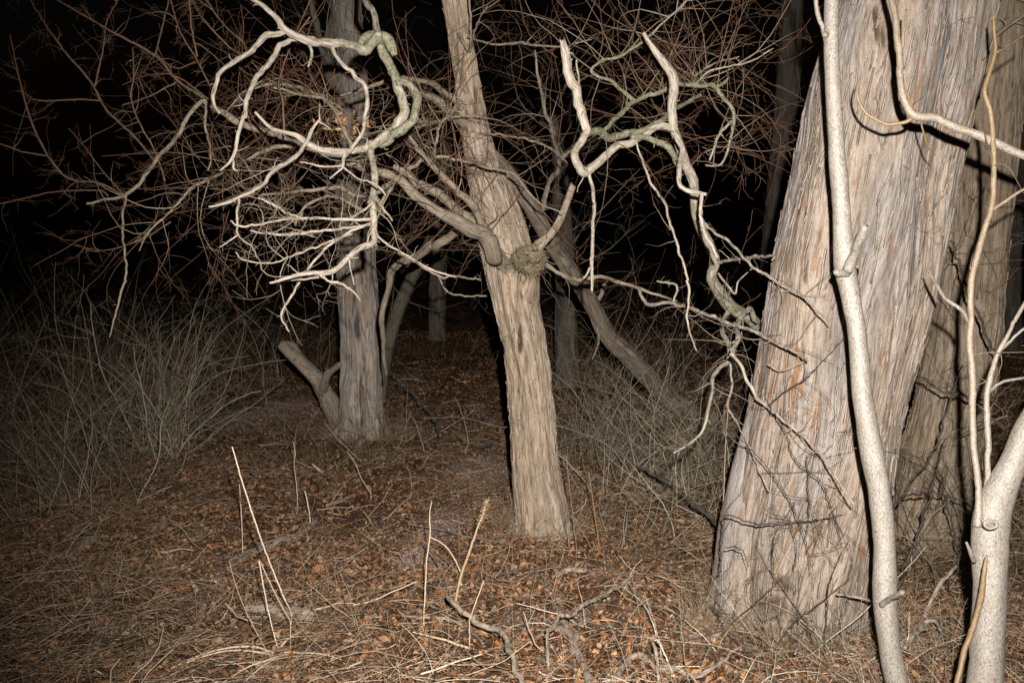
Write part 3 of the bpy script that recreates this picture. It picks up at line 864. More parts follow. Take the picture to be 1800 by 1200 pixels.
# --- left tree
T = thing('tree', base_of(637, 9.25), 'straight grey trunk with dark vertical stain standing left of the central tree', 'tree')
mb = MB()
left = big_trunk(mb, [(636, 800, 84), (637, 770, 78), (636, 700, 73), (633, 600, 71), (628, 500, 68), (624, 430, 64), (620, 300, 56), (619, 120, 48), (612, 20, 48), (604, -80, 46), (590, -300, 40), (580, -800, 20)],
                 9.25, 9.3, 200, 0.014, 0.007, 5.5, 0.09, flare=0.38, flare_h=0.18)
stain(mb, [(P(634, 570, 9.25), .035, .16, .006, .9), (P(640, 690, 9.25), .018, .22, .004, .95), (P(622, 630, 9.25), .012, .12, .002, .8), (P(628, 520, 9.25), .02, .12, .002, .8), (P(641, 740, 9.25), .02, .1, .004, .9), (P(655, 480, 9.25), .02, .2, .002, .5)])
flakes(mb, 200, 900, 0.014, 0.08, 0.35, 0.018, 0.012)
mb.build('trunk', M['bark_left'], T)
q1 = L([(615, 190, 34), (592, 140, 30), (580, 90, 24), (592, 20, 22), (600, -60, 16)], 9.3, 9.6, T=T, mat='bark_far')
q2 = L([(588, 130, 14), (560, 60, 12), (548, 10, 9), (535, -50, 6)], 9.35, 9.0, T=T, mat='bark_far')
twigs('twig_cluster', T, [q1, q2, left], 60, (0.3, 1.4), 2, 2, (0.1, 0.6), r0=0.005, bias=(0, -0.2, 0.3), tlo=0.3)

roots(T, 637, 9.25, 6, 0.21, 0.075, 'bark_left', 0.42, -1.3, 5)
roots(BIG_T, 1400, 4.6, 7, 0.34, 0.075, 'bark_big', 0.42, -2.0, 8)

# broken snag leaning on it
T = thing('broken_snag', base_of(572, 9.9), 'short broken snag with a torn end leaning beside the left trunk', 'dead wood')
mb = MB(); limb(mb, trace([(606, 762, 40), (590, 725, 34), (572, 690, 30), (552, 660, 27), (532, 640, 22), (514, 622, 19), (502, 611, 16)], 9.9, 9.5), 40, 0.2, 0.009, jag=0.10, gnarl=0.25, rfreq=3.5)
mb.build('trunk', M['wood'], T)
mb = MB(); limb(mb, trace([(566, 690, 16), (574, 664, 14), (588, 650, 11), (600, 640, 8)], 9.7, 9.3), 24, 0.2, 0.006, gnarl=0.3, rfreq=3.5); mb.build('limb', M['wood'], T)
mb = MB(); limb(mb, trace([(545, 650, 14), (520, 612, 11), (506, 600, 7)], 9.75, 9.7), 24, 0.2, 0.005, jag=0.07, gnarl=0.9, rfreq=3.5); mb.build('limb', M['wood'], T)

# --- far trees
def far_tree(label, pts, d, e, mat='bark_far', n=30, name='tree', tw=True):
    T = thing(name, base_of(pts[0][0], d), label, 'tree')
    mb = MB(); p = big_trunk(mb, pts, d, e, 90, 0.03, 0.008, 5.0, 0.08, flare=0.2, flare_h=0.3)
    mb.build('trunk', M[mat], T)
    if tw: twigs('crown', T, [p], n, (0.6, 2.4), 3, 2, (0.0, 0.5), r0=0.012, bias=(0, 0, 0.5), curl=0.9, tlo=0.25, rmin=0.0016)
    return p
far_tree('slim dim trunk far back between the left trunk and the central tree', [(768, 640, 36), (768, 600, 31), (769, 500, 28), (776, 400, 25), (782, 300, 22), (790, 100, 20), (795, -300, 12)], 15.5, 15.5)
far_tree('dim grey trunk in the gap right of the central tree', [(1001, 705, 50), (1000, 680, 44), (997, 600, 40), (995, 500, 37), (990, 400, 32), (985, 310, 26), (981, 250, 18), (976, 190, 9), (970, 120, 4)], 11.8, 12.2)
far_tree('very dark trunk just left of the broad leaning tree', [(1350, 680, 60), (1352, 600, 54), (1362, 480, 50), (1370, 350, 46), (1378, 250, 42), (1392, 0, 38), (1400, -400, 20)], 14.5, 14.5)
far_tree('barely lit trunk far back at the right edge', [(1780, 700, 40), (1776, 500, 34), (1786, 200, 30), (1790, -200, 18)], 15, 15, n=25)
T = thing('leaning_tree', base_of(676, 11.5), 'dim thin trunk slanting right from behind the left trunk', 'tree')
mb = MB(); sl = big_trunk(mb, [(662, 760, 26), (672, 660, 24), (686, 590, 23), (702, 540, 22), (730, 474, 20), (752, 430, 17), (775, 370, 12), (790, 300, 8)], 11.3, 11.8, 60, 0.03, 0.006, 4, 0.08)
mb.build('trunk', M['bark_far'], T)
twigs('crown', T, [sl], 20, (0.3, 1.2), 2, 2, (0, 0.5), r0=0.005, tlo=0.4)

# --- gnarled pale limb hanging into the picture, upper left (runs up out of frame and back to the central tree)
T = thing('gnarled_branch', P(800, -330, 5.85), 'gnarled pale lichened branch with drooping arms hanging at upper left', 'branch')
def A(pts, d0=None, d1=None, parent=None, tint=(0.3, 1.0), spurs=8, gn=0.7, name='branch', jag=0.0):
    pts = [(q[0], q[1], q[2] * 0.86) for q in pts]
    return L(pts, d0, d1, parent, T=T, mat='lichen', tint=tint, spurs=int(spurs * 1.2), gn=gn * 0.9, name=name, jag=jag, ridge=max(q[2] for q in pts) * 0.00006)
a_up = A([(778, -330, 30), (720, -250, 22), (670, -150, 17), (644, -60, 14), (645, 0, 13), (658, 25, 12), (663, 50, 13), (664, 62, 14)], 5.95, 4.35, tint=(0.2, 0.7), name='limb')
a_bar = A([(694, 98, 12), (688, 82, 18), (684, 68, 19), (670, 62, 20), (658, 74, 20), (646, 88, 18), (628, 83, 17), (584, 77, 16), (537, 66, 14), (502, 52, 13), (490, 33, 11), (473, 17, 11), (440, -5, 9), (410, -30, 8)], 4.33, 4.0, tint=(0.1, 0.8), spurs=14, name='limb', jag=0.01)
A([(634, 80, 12), (640, 68, 18), (655, 64, 22), (672, 66, 22), (682, 74, 18)], 4.36, 4.36, tint=0.1, spurs=2, name='knot', gn=0.3)
a_main = A([(668, 70, 12), (672, 90, 16), (684, 112, 17), (696, 143, 19), (706, 177, 20), (708, 200, 19), (697, 222, 20), (680, 238, 21), (660, 253, 20), (640, 258, 15), (613, 262, 13), (563, 263, 13), (540, 254, 12), (520, 238, 10), (493, 230, 8), (473, 220, 7), (447, 197, 5)], 4.38, 4.15, tint=(0.1, 0.75), name='limb', spurs=10)
A([(696, 147, 14), (712, 144, 16), (726, 155, 17), (731, 172, 18), (727, 195, 18), (719, 217, 19), (695, 238, 19), (665, 256, 17)], 4.34, 4.32, tint=0.15, spurs=4, name='limb')
a_left = A([(505, 54, 11), (477, 63, 12), (457, 77, 11), (430, 97, 10), (390, 125, 9), (383, 142, 8), (377, 167, 8), (377, 187, 7), (386, 200, 4)], parent=a_bar, d1=3.9, tint=(0.5, 1.0))
a_2 = A([(552, 68, 9), (517, 68, 10), (497, 75, 11), (477, 103, 10), (453, 133, 10), (440, 167, 9), (428, 207, 8), (418, 240, 8), (407, 280, 6), (387, 300, 3)], parent=a_bar, d1=3.9, tint=(0.45, 1.0), spurs=10)
A([(408, 278, 5), (412, 297, 4), (419, 300, 3)], parent=a_2, tint=0.9, spurs=2)
a_3 = A([(583, 80, 8), (591, 101, 8), (613, 124, 9), (639, 146, 9), (645, 167, 8), (642, 200, 8), (640, 230, 7), (618, 260, 8), (604, 280, 7), (600, 297, 5), (580, 315, 3)], parent=a_bar, d1=4.0, tint=(0.5, 1.0))
a_3b = A([(602, 292, 4), (612, 301, 4), (631, 314, 4), (657, 323, 4), (668, 330, 4), (678, 344, 2)], parent=a_3, tint=1.0, spurs=3)
A([(602, 291, 4), (580, 293, 4), (557, 290, 4), (527, 284, 3)], parent=a_3, tint=1.0, spurs=3)
A([(541, 74, 8), (547, 90, 6), (545, 105, 5), (541, 118, 3)], parent=a_bar, tint=0.4, spurs=3)
a_v = A([(652, 250, 16), (653, 277, 14), (655, 320, 14), (654, 360, 15), (656, 397, 14), (658, 424, 13), (633, 438, 12), (607, 457, 11), (580, 477, 11), (547, 482, 9), (513, 486, 7), (473, 497, 4)], parent=a_main, d1=3.75, tint=(0.2, 1.0), name='limb', spurs=12)
A([(562, 484, 5), (578, 493, 5), (600, 500, 5), (617, 509, 5), (635, 528, 3)], parent=a_v, tint=1.0, spurs=3)
A([(560, 487, 5), (520, 492, 4), (478, 497, 3)], parent=a_v, tint=1.0, spurs=2)
A([(658, 424, 8), (661, 436, 4)], parent=a_v, tint=1.0, spurs=0)
A([(613, 454, 4), (617, 478, 3), (623, 500, 2)], parent=a_v, tint=1.0, spurs=1)
a_4 = A([(562, 210, 4), (547, 230, 7), (538, 253, 8), (523, 273, 9), (497, 290, 9), (473, 310, 8), (457, 330, 7), (427, 343, 6), (400, 357, 5), (368, 363, 4)], 4.2, 3.9, tint=(0.5, 1.0), spurs=8)
A([(562, 214, 4), (561, 200, 3), (562, 183, 2)], parent=a_4, tint=0.8, spurs=1)
A([(560, 214, 4), (572, 220, 3), (582, 228, 2)], parent=a_4, tint=0.9, spurs=0)
a_5 = A([(655, 386, 7), (617, 386, 7), (583, 384, 6), (517, 384, 5), (453, 393, 5), (415, 396, 4), (405, 388, 3)], parent=a_v, d1=3.9, tint=1.0, spurs=8)
a_5b = A([(545, 384, 5), (520, 381, 5), (490, 366, 5), (453, 347, 4)], parent=a_5, d1=3.8, tint=1.0)
A([(612, 386, 4), (630, 375, 4), (655, 358, 4)], parent=a_5, tint=0.9, spurs=1)
a_6 = A([(420, 350, 5), (418, 375, 5), (417, 397, 5), (420, 415, 4), (432, 426, 4), (443, 434, 3), (452, 454, 2)], parent=a_4, d1=3.8, tint=1.0)
A([(419, 412, 4), (405, 422, 3), (386, 435, 2)], parent=a_6, tint=1.0)
a_7 = A([(652, 392, 5), (620, 405, 5), (593, 420, 5), (567, 443, 5), (543, 470, 5), (527, 494, 5), (510, 522, 5), (495, 553, 4), (508, 583, 3)], parent=a_v, d1=3.9, tint=(0.7, 1.0), spurs=8)
a_8 = A([(657, 405, 5), (680, 428, 5), (715, 448, 4), (760, 475, 4), (800, 486, 2)], parent=a_v, d1=4.1, tint=(0.6, 0.9))
a_9 = A([(655, 395, 4), (600, 402, 5), (550, 408, 6), (500, 413, 6), (440, 405, 4)], parent=a_v, d1=4.2, tint=(0.5, 0.8))
a_10 = A([(620, 410, 4), (580, 425, 4), (540, 440, 4), (480, 462, 3), (430, 458, 3), (414, 443, 2)], parent=a_7, d1=4.0, tint=(0.5, 0.8))
a_11 = A([(654, 340, 6), (672, 365, 5), (690, 388, 3)], parent=a_v, tint=0.6)
GN = [a_main, a_v, a_4, a_5, a_9, a_5b, a_10]
twigs('twig_cluster', T, GN, 40, (0.08, 0.5), 2.2, 2, (0.0, 0.5), r0=0.0028, curl=2.0, bias=(-0.2, 0.2, -0.1), mat=M['twig'])

# --- tangled thorny crown behind it: a bushy limb of the central tree with curled twigs
T = thing('tangled_branch', P(700, 300, 5.45), 'tangle of curled reddish twigs massed behind the gnarled pale branch', 'branch')
def Bq(pts, d0=None, d1=None, parent=None, mat='bark_limb', **k):
    return L(pts, d0, d1, parent, T=T, mat=mat, name='branch', spurs=5, **k)
t1 = Bq([(705, 318, 15), (660, 300, 14), (600, 280, 13), (560, 262, 12), (500, 247, 12), (433, 220, 12), (400, 203, 11), (357, 174, 8)], 5.45, 5.0)
t2 = Bq([(362, 176, 8), (350, 181, 7), (327, 213, 7), (307, 247, 7), (273, 283, 7), (227, 340, 6), (187, 350, 5), (153, 358, 4)], parent=t1, d1=4.7)
t3 = Bq([(362, 180, 5), (360, 217, 5), (371, 267, 4), (365, 300, 2)], parent=t1, d1=4.9)
t4 = Bq([(640, 290, 8), (590, 190, 7), (540, 160, 6), (480, 148, 5), (430, 160, 4), (395, 200, 3)], 5.35, 5.0)
t5 = Bq([(630, 285, 7), (600, 220, 7), (575, 180, 6), (530, 165, 5), (480, 155, 4)], 5.3, 4.9)
t6 = Bq([(690, 320, 9), (640, 345, 8), (580, 330, 7), (500, 340, 5), (430, 345, 4), (380, 360, 3)], 5.4, 4.8)
t7 = Bq([(690, 330, 8), (650, 370, 7), (590, 345, 5), (540, 360, 5), (520, 400, 4), (560, 420, 3)], 5.4, 5.0)
t8 = Bq([(520, 255, 8), (470, 262, 7), (440, 280, 5), (400, 300, 4), (340, 330, 5), (300, 370, 4), (260, 410, 3), (245, 440, 2)], 5.2, 4.7)
t9 = Bq([(420, 225, 6), (415, 260, 4), (440, 300, 4), (470, 330, 3)], 5.1, 4.8)
t10 = Bq([(222, 344, 4), (216, 380, 4), (216, 420, 4), (222, 477, 4), (213, 517, 4), (200, 560, 3), (193, 592, 2)], parent=t2, d1=4.6)
reds = [
    [(273, 285, 4), (233, 237, 4), (187, 193, 4), (163, 150, 4), (100, 73, 4), (53, 0, 3), (40, -30, 3)],
    [(357, 172, 5), (310, 140, 5), (273, 98, 5), (187, 50, 4), (100, 0, 3), (60, -25, 3)],
    [(215, 342, 4), (177, 323, 4), (133, 317, 4), (107, 303, 4), (67, 243, 4), (40, 163, 4), (17, 60, 2)],
    [(190, 344, 3), (173, 335, 3), (100, 337, 3), (50, 347, 3), (0, 358, 3), (-40, 360, 2)],
    [(85, 275, 3), (77, 273, 3), (40, 267, 3), (0, 253, 3), (-30, 240, 2)],
    [(175, 177, 3), (140, 175, 3), (70, 177, 3), (43, 163, 2)],
    [(273, 97, 3), (283, 57, 3), (297, 0, 3), (300, -20, 2)],
    [(167, 152, 3), (182, 83, 3), (187, 40, 3), (207, 0, 3), (212, -20, 2)],
    [(367, 147, 3), (343, 100, 3), (317, 57, 3), (300, 0, 3), (296, -20, 2)],
    [(347, 100, 3), (337, 50, 3), (333, 0, 3), (333, -20, 2)],
    [(430, 77, 3), (393, 43, 3), (363, 0, 3), (355, -20, 2)],
    [(430, 100, 3), (400, 80, 3), (360, 37, 3), (337, 0, 3), (330, -20, 2)],
    [(290, 318, 3), (273, 267, 3), (247, 220, 3), (230, 173, 3), (235, 133, 3), (233, 83, 2)],
    [(500, 240, 4), (497, 180, 4), (490, 150, 4), (500, 110, 3), (510, 86, 2)],
    [(367, 175, 3), (320, 140, 3), (290, 130, 2), (250, 135, 2), (215, 150, 2)],
    [(310, 145, 3), (290, 155, 3), (262, 170, 2), (215, 185, 2)],
    [(273, 98, 3), (310, 120, 2), (345, 108, 2)],
    [(220, 345, 3), (180, 300, 2), (150, 260, 2), (120, 225, 2)],
    [(300, 390, 3), (250, 420, 3), (185, 440, 2), (130, 430, 2)],
    [(545, 30, 3), (530, 50, 3), (520, 60, 2), (550, -10, 2)],
]
rp = [Bq(q, 4.85, None, mat='twig', tint=(0.45, 0.8), gn=0.3) for q in reds]
twigs('twig_cluster', T, [t1, t4, t5, t9], 88, (0.3, 0.85), 2.4, 2, (0.45, 1.0), r0=0.0028, curl=3.4, wob=0.5, bias=(0, -0.1, 0.05))
twigs('twig_cluster', T, [t6, t7, t8], 75, (0.3, 0.9), 2.2, 2, (0.25, 0.9), r0=0.0030, curl=2.6, wob=0.5, bias=(-0.2, -0.1, -0.15))
twigs('twig_cluster', T, [t2, t3, t8] + rp, 60, (0.08, 0.4), 1.8, 2, (0.4, 1.0), r0=0.0018, curl=1.3, bias=(-0.1, 0, 0.1))
twigs('twig_cluster', T, [t1, t2, t4, t5, t6, t7, t8] + rp, 260, (0.03, 0.2), 2.0, 2, (0.3, 1.0), r0=0.0014, curl=1.5, rmin=0.0006, spread=1.4)
# dead leaves caught in the tangle
mb = MB(); n = 70
c = np.array([P(RNG.normal(605, 28), RNG.normal(218, 13), 5.15 + RNG.uniform(-.15, .15)) for _ in range(n)])
dr = unit(RNG.normal(0, 1, (n, 3))); sd = unit(np.cross(dr, RNG.normal(0, 1, (n, 3)))); up = np.cross(dr, sd)
Ls = RNG.uniform(0.010, 0.028, n)[:, None]
V = np.stack([c - dr * Ls, c + sd * Ls * .4 + up * Ls * .2, c, c - sd * Ls * .4 + up * Ls * .2, c + dr * Ls + up * Ls * 0.3], 1)
f = np.array([0, 2, 1, 0, 3, 2, 1, 2, 4, 2, 3, 4])
mb.add(V.reshape(-1, 3), (np.arange(n)[:, None] * 5 + f).ravel(), np.full(n * 4, 3), None, np.repeat(RNG.choice([0.97, 0.1, 0.0, 0.03], n), 5))
mb.build('dead_leaves', M['leaf'], T, False)

# --- crooked tree B: foot behind the broad trunk
T = thing('crooked_tree', base_of(1420, 5.7), 'crooked pale tree whose bent limbs stick up right of the centre like antlers', 'tree')
b_tr = A([(1425, 900, 54), (1420, 760, 50), (1395, 660, 44), (1352, 607, 36), (1333, 583, 30), (1312, 560, 27), (1284, 543, 25), (1266, 517, 22), (1250, 487, 20), (1259, 460, 19), (1250, 427, 20), (1235, 400, 20), (1224, 367, 17), (1222, 322, 17), (1212, 300, 18), (1200, 272, 17), (1188, 240, 17), (1182, 223, 17), (1180, 187, 17), (1180, 143, 18), (1170, 123, 17), (1147, 90, 12), (1130, 58, 5)], 5.6, 4.5, tint=(0.0, 0.6), name='trunk', spurs=10)
A([(1180, 150, 12), (1184, 135, 8), (1185, 124, 4)], parent=b_tr, spurs=0, tint=0.4)
b_2 = A([(1186, 232, 14), (1170, 222, 14), (1150, 223, 14), (1117, 243, 15), (1083, 267, 17), (1053, 287, 18), (1030, 300, 18), (1015, 291, 17), (1013, 270, 15), (1026, 247, 15), (1033, 228, 15)], parent=b_tr, d1=4.35, tint=(1.0, 0.4), name='limb', spurs=4)
b_1 = A([(1033, 232, 16), (1022, 193, 19), (1008, 150, 19), (998, 103, 18), (991, 76, 12)], parent=b_2, d1=4.2, tint=(0.6, 1.0), name='limb', jag=0.03, spurs=5)
A([(1024, 190, 5), (1021, 167, 4), (1017, 140, 4), (1012, 104, 3)], 4.4, 4.35, tint=0.4)
b_3 = A([(1188, 238, 12), (1196, 257, 12), (1194, 290, 11), (1192, 317, 10), (1202, 331, 9), (1222, 336, 8), (1242, 341, 6)], 4.4, 4.2, tint=(0.6, 1.0), spurs=3)
b_6 = A([(1234, 340, 7), (1230, 367, 7), (1234, 400, 7), (1245, 425, 8), (1262, 452, 4)], parent=b_3, d1=4.2, tint=1.0)
b_h = A([(1034, 300, 8), (1040, 318, 7), (1043, 340, 7), (1042, 400, 7), (1040, 467, 7), (1040, 510, 5)], parent=b_2, d1=4.1, tint=1.0, spurs=2)
A([(1041, 466, 5), (1034, 478, 5), (1026, 488, 3)], parent=b_h, tint=1.0, spurs=0)
b_4 = A([(1032, 230, 14), (1050, 236, 15), (1073, 240, 15), (1107, 238, 14), (1140, 225, 11), (1167, 207, 10), (1200, 185, 8), (1233, 167, 7)], parent=b_2, d1=5.0, tint=(0.1, 0.3), name='limb')
b_5 = A([(1110, 240, 12), (1150, 247, 13), (1175, 262, 13), (1190, 285, 12)], parent=b_4, d1=4.7, tint=0.1)
b_7 = A([(1284, 543, 11), (1276, 557, 10), (1271, 583, 10), (1283, 613, 10), (1279, 632, 9), (1254, 662, 8), (1252, 685, 7), (1242, 727, 6), (1233, 760, 5), (1213, 780, 4), (1184, 796, 3)], parent=b_tr, d1=4.3, tint=(0.3, 1.0))
b_8 = A([(1330, 566, 9), (1315, 547, 10), (1301, 567, 10), (1294, 600, 10), (1284, 624, 9)], 5.0, 4.38, tint=0.5)
b_9 = A([(1287, 622, 7), (1317, 673, 7), (1337, 703, 7), (1370, 733, 6), (1417, 773, 5), (1448, 806, 4), (1500, 885, 3)], parent=b_8, d1=3.78, tint=(0.5, 0.8))
b_10 = A([(1281, 632, 5), (1287, 677, 5), (1280, 713, 5), (1300, 753, 4), (1323, 800, 4), (1350, 862, 3)], parent=b_7, d1=4.2, tint=(0.5, 0.8))
b_11 = A([(1123, 508, 6), (1137, 533, 7), (1183, 533, 7), (1217, 543, 7), (1267, 563, 7), (1317, 580, 7), (1350, 597, 6), (1400, 620, 5), (1422, 632, 3)], 5.35, 3.95, tint=(0.5, 1.0))
b_12 = A([(1226, 372, 6), (1252, 405, 6), (1283, 427, 6), (1323, 467, 6), (1367, 497, 6), (1417, 527, 5), (1460, 568, 3)], 4.85, 3.9, tint=(0.3, 0.9))
b_13 = A([(1258, 462, 7), (1300, 455, 6), (1357, 450, 5), (1357, 458, 2)], parent=b_tr, d1=4.3, tint=0.7)
b_14 = A([(1117, 240, 4), (1122, 266, 4), (1147, 327, 5), (1170, 360, 5), (1180, 400, 5), (1200, 463, 5), (1210, 510, 5), (1208, 567, 4), (1224, 617, 2)], 4.6, 4.4, tint=(0.5, 0.9))
b_15 = A([(1188, 142, 9), (1195, 147, 8), (1227, 155, 9), (1257, 155, 9), (1277, 177, 8), (1289, 205, 7), (1283, 247, 5), (1270, 287, 4), (1240, 290, 3)], 4.75, 5.0, tint=(0.0, 0.4))
b_16 = A([(1286, 213, 6), (1264, 237, 6), (1247, 283, 4)], parent=b_15, tint=0.4)
A([(1257, 155, 8), (1270, 147, 7), (1281, 136, 4)], parent=b_15, tint=0.1, jag=0.02)
b_17 = A([(1057, 234, 9), (1087, 203, 9), (1120, 177, 9), (1167, 160, 9), (1210, 145, 6), (1250, 115, 4), (1300, 100, 3)], 4.9, 5.3, tint=(0.1, 0.3))
b_18 = A([(1116, 178, 8), (1077, 146, 7), (1040, 126, 6), (1053, 110, 6), (1093, 97, 6), (1130, 72, 5), (1160, 45, 4), (1200, 10, 3), (1220, -20, 3)], parent=b_17, d1=4.8, tint=(0.0, 0.3))
b_19 = A([(1222, 150, 5), (1250, 125, 4), (1320, 108, 3), (1360, 85, 2)], parent=b_15, tint=0.4)
b_20 = A([(1183, 533, 5), (1190, 505, 4), (1175, 497, 4), (1155, 494, 3)], parent=b_11, tint=0.5)
b_21 = A([(1262, 480, 5), (1290, 515, 4), (1298, 495, 3), (1322, 472, 2)], parent=b_tr, tint=0.5)
CR = [b_15, b_17, b_18, b_19, b_16, b_4]
twigs('twig_cluster', T, CR, 80, (0.2, 0.8), 2.2, 2, (0.35, 1.0), r0=0.0026, curl=1.4, bias=(0, 0.1, 0.2))
twigs('twig_cluster', T, [b_18, b_17, b_15], 50, (0.3, 1.1), 2.4, 2, (0.3, 0.9), r0=0.0035, curl=1.2, bias=(-0.2, 0.3, 0.5))
twigs('twig_cluster', T, [b_tr, b_7, b_8, b_10, b_9], 46, (0.1, 0.45), 2.0, 2, (0.1, 0.6), r0=0.0022, curl=1.6, bias=(-0.2, -0.3, 0), tlo=0.2)
twigs('twig_cluster', T, [b_11, b_12, b_13, b_14, b_6], 26, (0.08, 0.3), 1.6, 1, (0.2, 0.9), r0=0.002, curl=1.5)

# --- saplings in front
T = thing('sapling', base_of(1590, 3.55), 'slender pale sapling stem standing in front of the broad leaning tree', 'sapling')
mb = MB()
SINK = 0
s1 = trace([(1606, 1420, 44), (1592, 1270, 40), (1577, 1200, 38), (1563, 1130, 38), (1554, 1060, 40), (1553, 950, 38), (1547, 870, 37), (1535, 800, 38), (1521, 700, 34), (1509, 600, 32), (1499, 540, 33), (1487, 480, 38), (1486, 450, 38), (1482, 400, 31), (1473, 300, 30), (1467, 200, 28), (1463, 100, 26), (1462, 0, 25), (1464, -120, 23), (1475, -400, 18), (1480, -700, 10)], 3.55, 3.65, wob=0.02)
s1p = limb(mb, s1, 40, 0.07, 0.0006, gnarl=0.12, rfreq=5)
mb.build('stem', M['sapling'], T)
def S(pts, d0=None, d1=None, parent=None, tint=0.0, name='branch', jag=0.0, gn=0.4, sides=14, ridge=0):
    mb = MB(); p = limb(mb, trace(pts, d0 or 3.2, d1, parent, wob=0.02), sides, 0.1, ridge, gnarl=gn, jag=jag, tint=tint); mb.build(name, M['sapling'], T); return p
S([(1489, 475, 18), (1499, 450, 18), (1507, 420, 16), (1516, 392, 14)], 3.55, 3.42, jag=0.015)
S([(1455, 75, 12), (1447, 50, 9), (1438, 20, 8), (1430, -20, 7), (1425, -60, 5)], parent=s1p)
S([(1490, 482, 12), (1474, 478, 13), (1468, 476, 9)], 3.57, 3.53, name='knot')
S([(1550, 1062, 11), (1568, 1050, 9), (1588, 1040, 9)], 3.54, 3.4, jag=0.01, name='branch')
S([(1453, 62, 13), (1449, 62, 9)], 3.6, 3.57, name='knot', tint=0.4)
S([(1505, 470, 6), (1515, 465, 6), (1516, 452, 4)], 3.55, 3.5, tint=0.2)

T = thing('sapling', base_of(1722, 3.2), 'thick pale sapling with a healed knot forking at the lower right corner', 'sapling')
s2 = S([(1712, 1500, 72), (1722, 1290, 64), (1732, 1160, 58), (1738, 1060, 56), (1740, 990, 58), (1741, 935, 62), (1748, 893, 60), (1766, 850, 50), (1786, 805, 46), (1806, 760, 44), (1835, 700, 40), (1870, 600, 34), (1895, 480, 28), (1905, 380, 22), (1910, 200, 16), (1915, 0, 10)], 3.2, 3.3, name='stem', sides=48, ridge=0.0006, gn=0.1)
s2a = S([(1718, 925, 16), (1719, 890, 12), (1716, 840, 11), (1712, 750, 11), (1708, 650, 12), (1706, 560, 11), (1709, 500, 11), (1722, 430, 11), (1740, 375, 10), (1746, 290, 9), (1743, 205, 9), (1731, 164, 8), (1735, 140, 7), (1750, 93, 7), (1748, 60, 6), (1745, 27, 4)], 3.22, 3.35, tint=(0.15, 0.95), name='branch')
s2b = S([(1735, 895, 14), (1738, 850, 11), (1736, 800, 10), (1733, 700, 10), (1747, 642, 9), (1754, 620, 8), (1775, 580, 7), (1800, 533, 7), (1840, 470, 5)], 3.24, 3.4, tint=(0.0, 0.3), name='branch')
S([(1741, 372, 7), (1765, 355, 6), (1800, 333, 5), (1830, 320, 4)], parent=s2a, tint=0.6)
S([(1751, 93, 5), (1775, 80, 4), (1805, 60, 3)], parent=s2a, tint=0.5)
S([(1755, 620, 6), (1775, 600, 5), (1805, 575, 4), (1840, 560, 3)], parent=s2b)
S([(1737, 690, 6), (1752, 676, 5), (1767, 670, 5), (1805, 663, 4)], parent=s2b)
S([(1708, 570, 7), (1690, 545, 7), (1665, 528, 6), (1650, 508, 6), (1640, 490, 5), (1633, 472, 3)], parent=s2a, d1=3.5, tint=0.1)
S([(1712, 985, 9), (1704, 968, 7), (1698, 952, 4)], 3.17, 3.12)
S([(1680, 1215, 9), (1690, 1160, 10), (1702, 1125, 10), (1716, 1085, 10), (1724, 1050, 10), (1728, 1020, 9), (1733, 990, 7), (1735, 975, 3)], 3.06, 3.08, tint=0.85, name='branch')
mb = MB()   # healed knot: ring with sunken centre
kc = P(1741, 921, 3.14); u = np.linspace(0, 2 * np.pi, 26, endpoint=True)
ringc = kc + np.stack([np.cos(u) * 0.019, np.full_like(u, -0.002) + 0.002 * np.sin(u), np.sin(u) * 0.011], -1)
tube(mb, ringc, np.full(26, 0.006), 10, 0.2)
ringc = kc + np.stack([np.cos(u) * 0.007, np.full_like(u, 0.001), np.sin(u) * 0.004], -1)
tube(mb, ringc, np.full(26, 0.005), 8, 0.2, tint=0.5)
mb.build('knot', M['sapling'], T)
# the arching side branch reaching back over the broad trunk
c1 = S([(1903, 400, 18), (1880, 330, 16), (1840, 292, 15), (1800, 274, 15), (1760, 258, 15), (1720, 241, 15), (1680, 222, 15), (1640, 204, 15), (1610, 199, 16), (1597, 186, 13), (1586, 160, 12), (1583, 120, 12), (1578, 70, 12), (1565, 0, 10), (1560, -40, 9), (1550, -150, 7)], parent=s2, d1=3.45, tint=(0.0, 0.55), name='branch')
S([(1612, 202, 7), (1590, 215, 6), (1560, 218, 6), (1530, 205, 5), (1511, 185, 5), (1506, 160, 4), (1512, 138, 3)], parent=c1, d1=3.4, tint=0.8)
S([(1586, 85, 6), (1590, 50, 5), (1593, 18, 4)], parent=c1, tint=0.7)
S([(1616, 205, 3), (1630, 255, 3), (1644, 273, 2)], parent=c1, tint=1.0)
S([(1607, 197, 3), (1600, 180, 3), (1591, 158, 2)], parent=c1, tint=1.0)
twigs('twig_cluster', T, [s2a, s2b, s2], 14, (0.06, 0.3), 1, 1, (0.2, 0.6), r0=0.002, tlo=0.3)

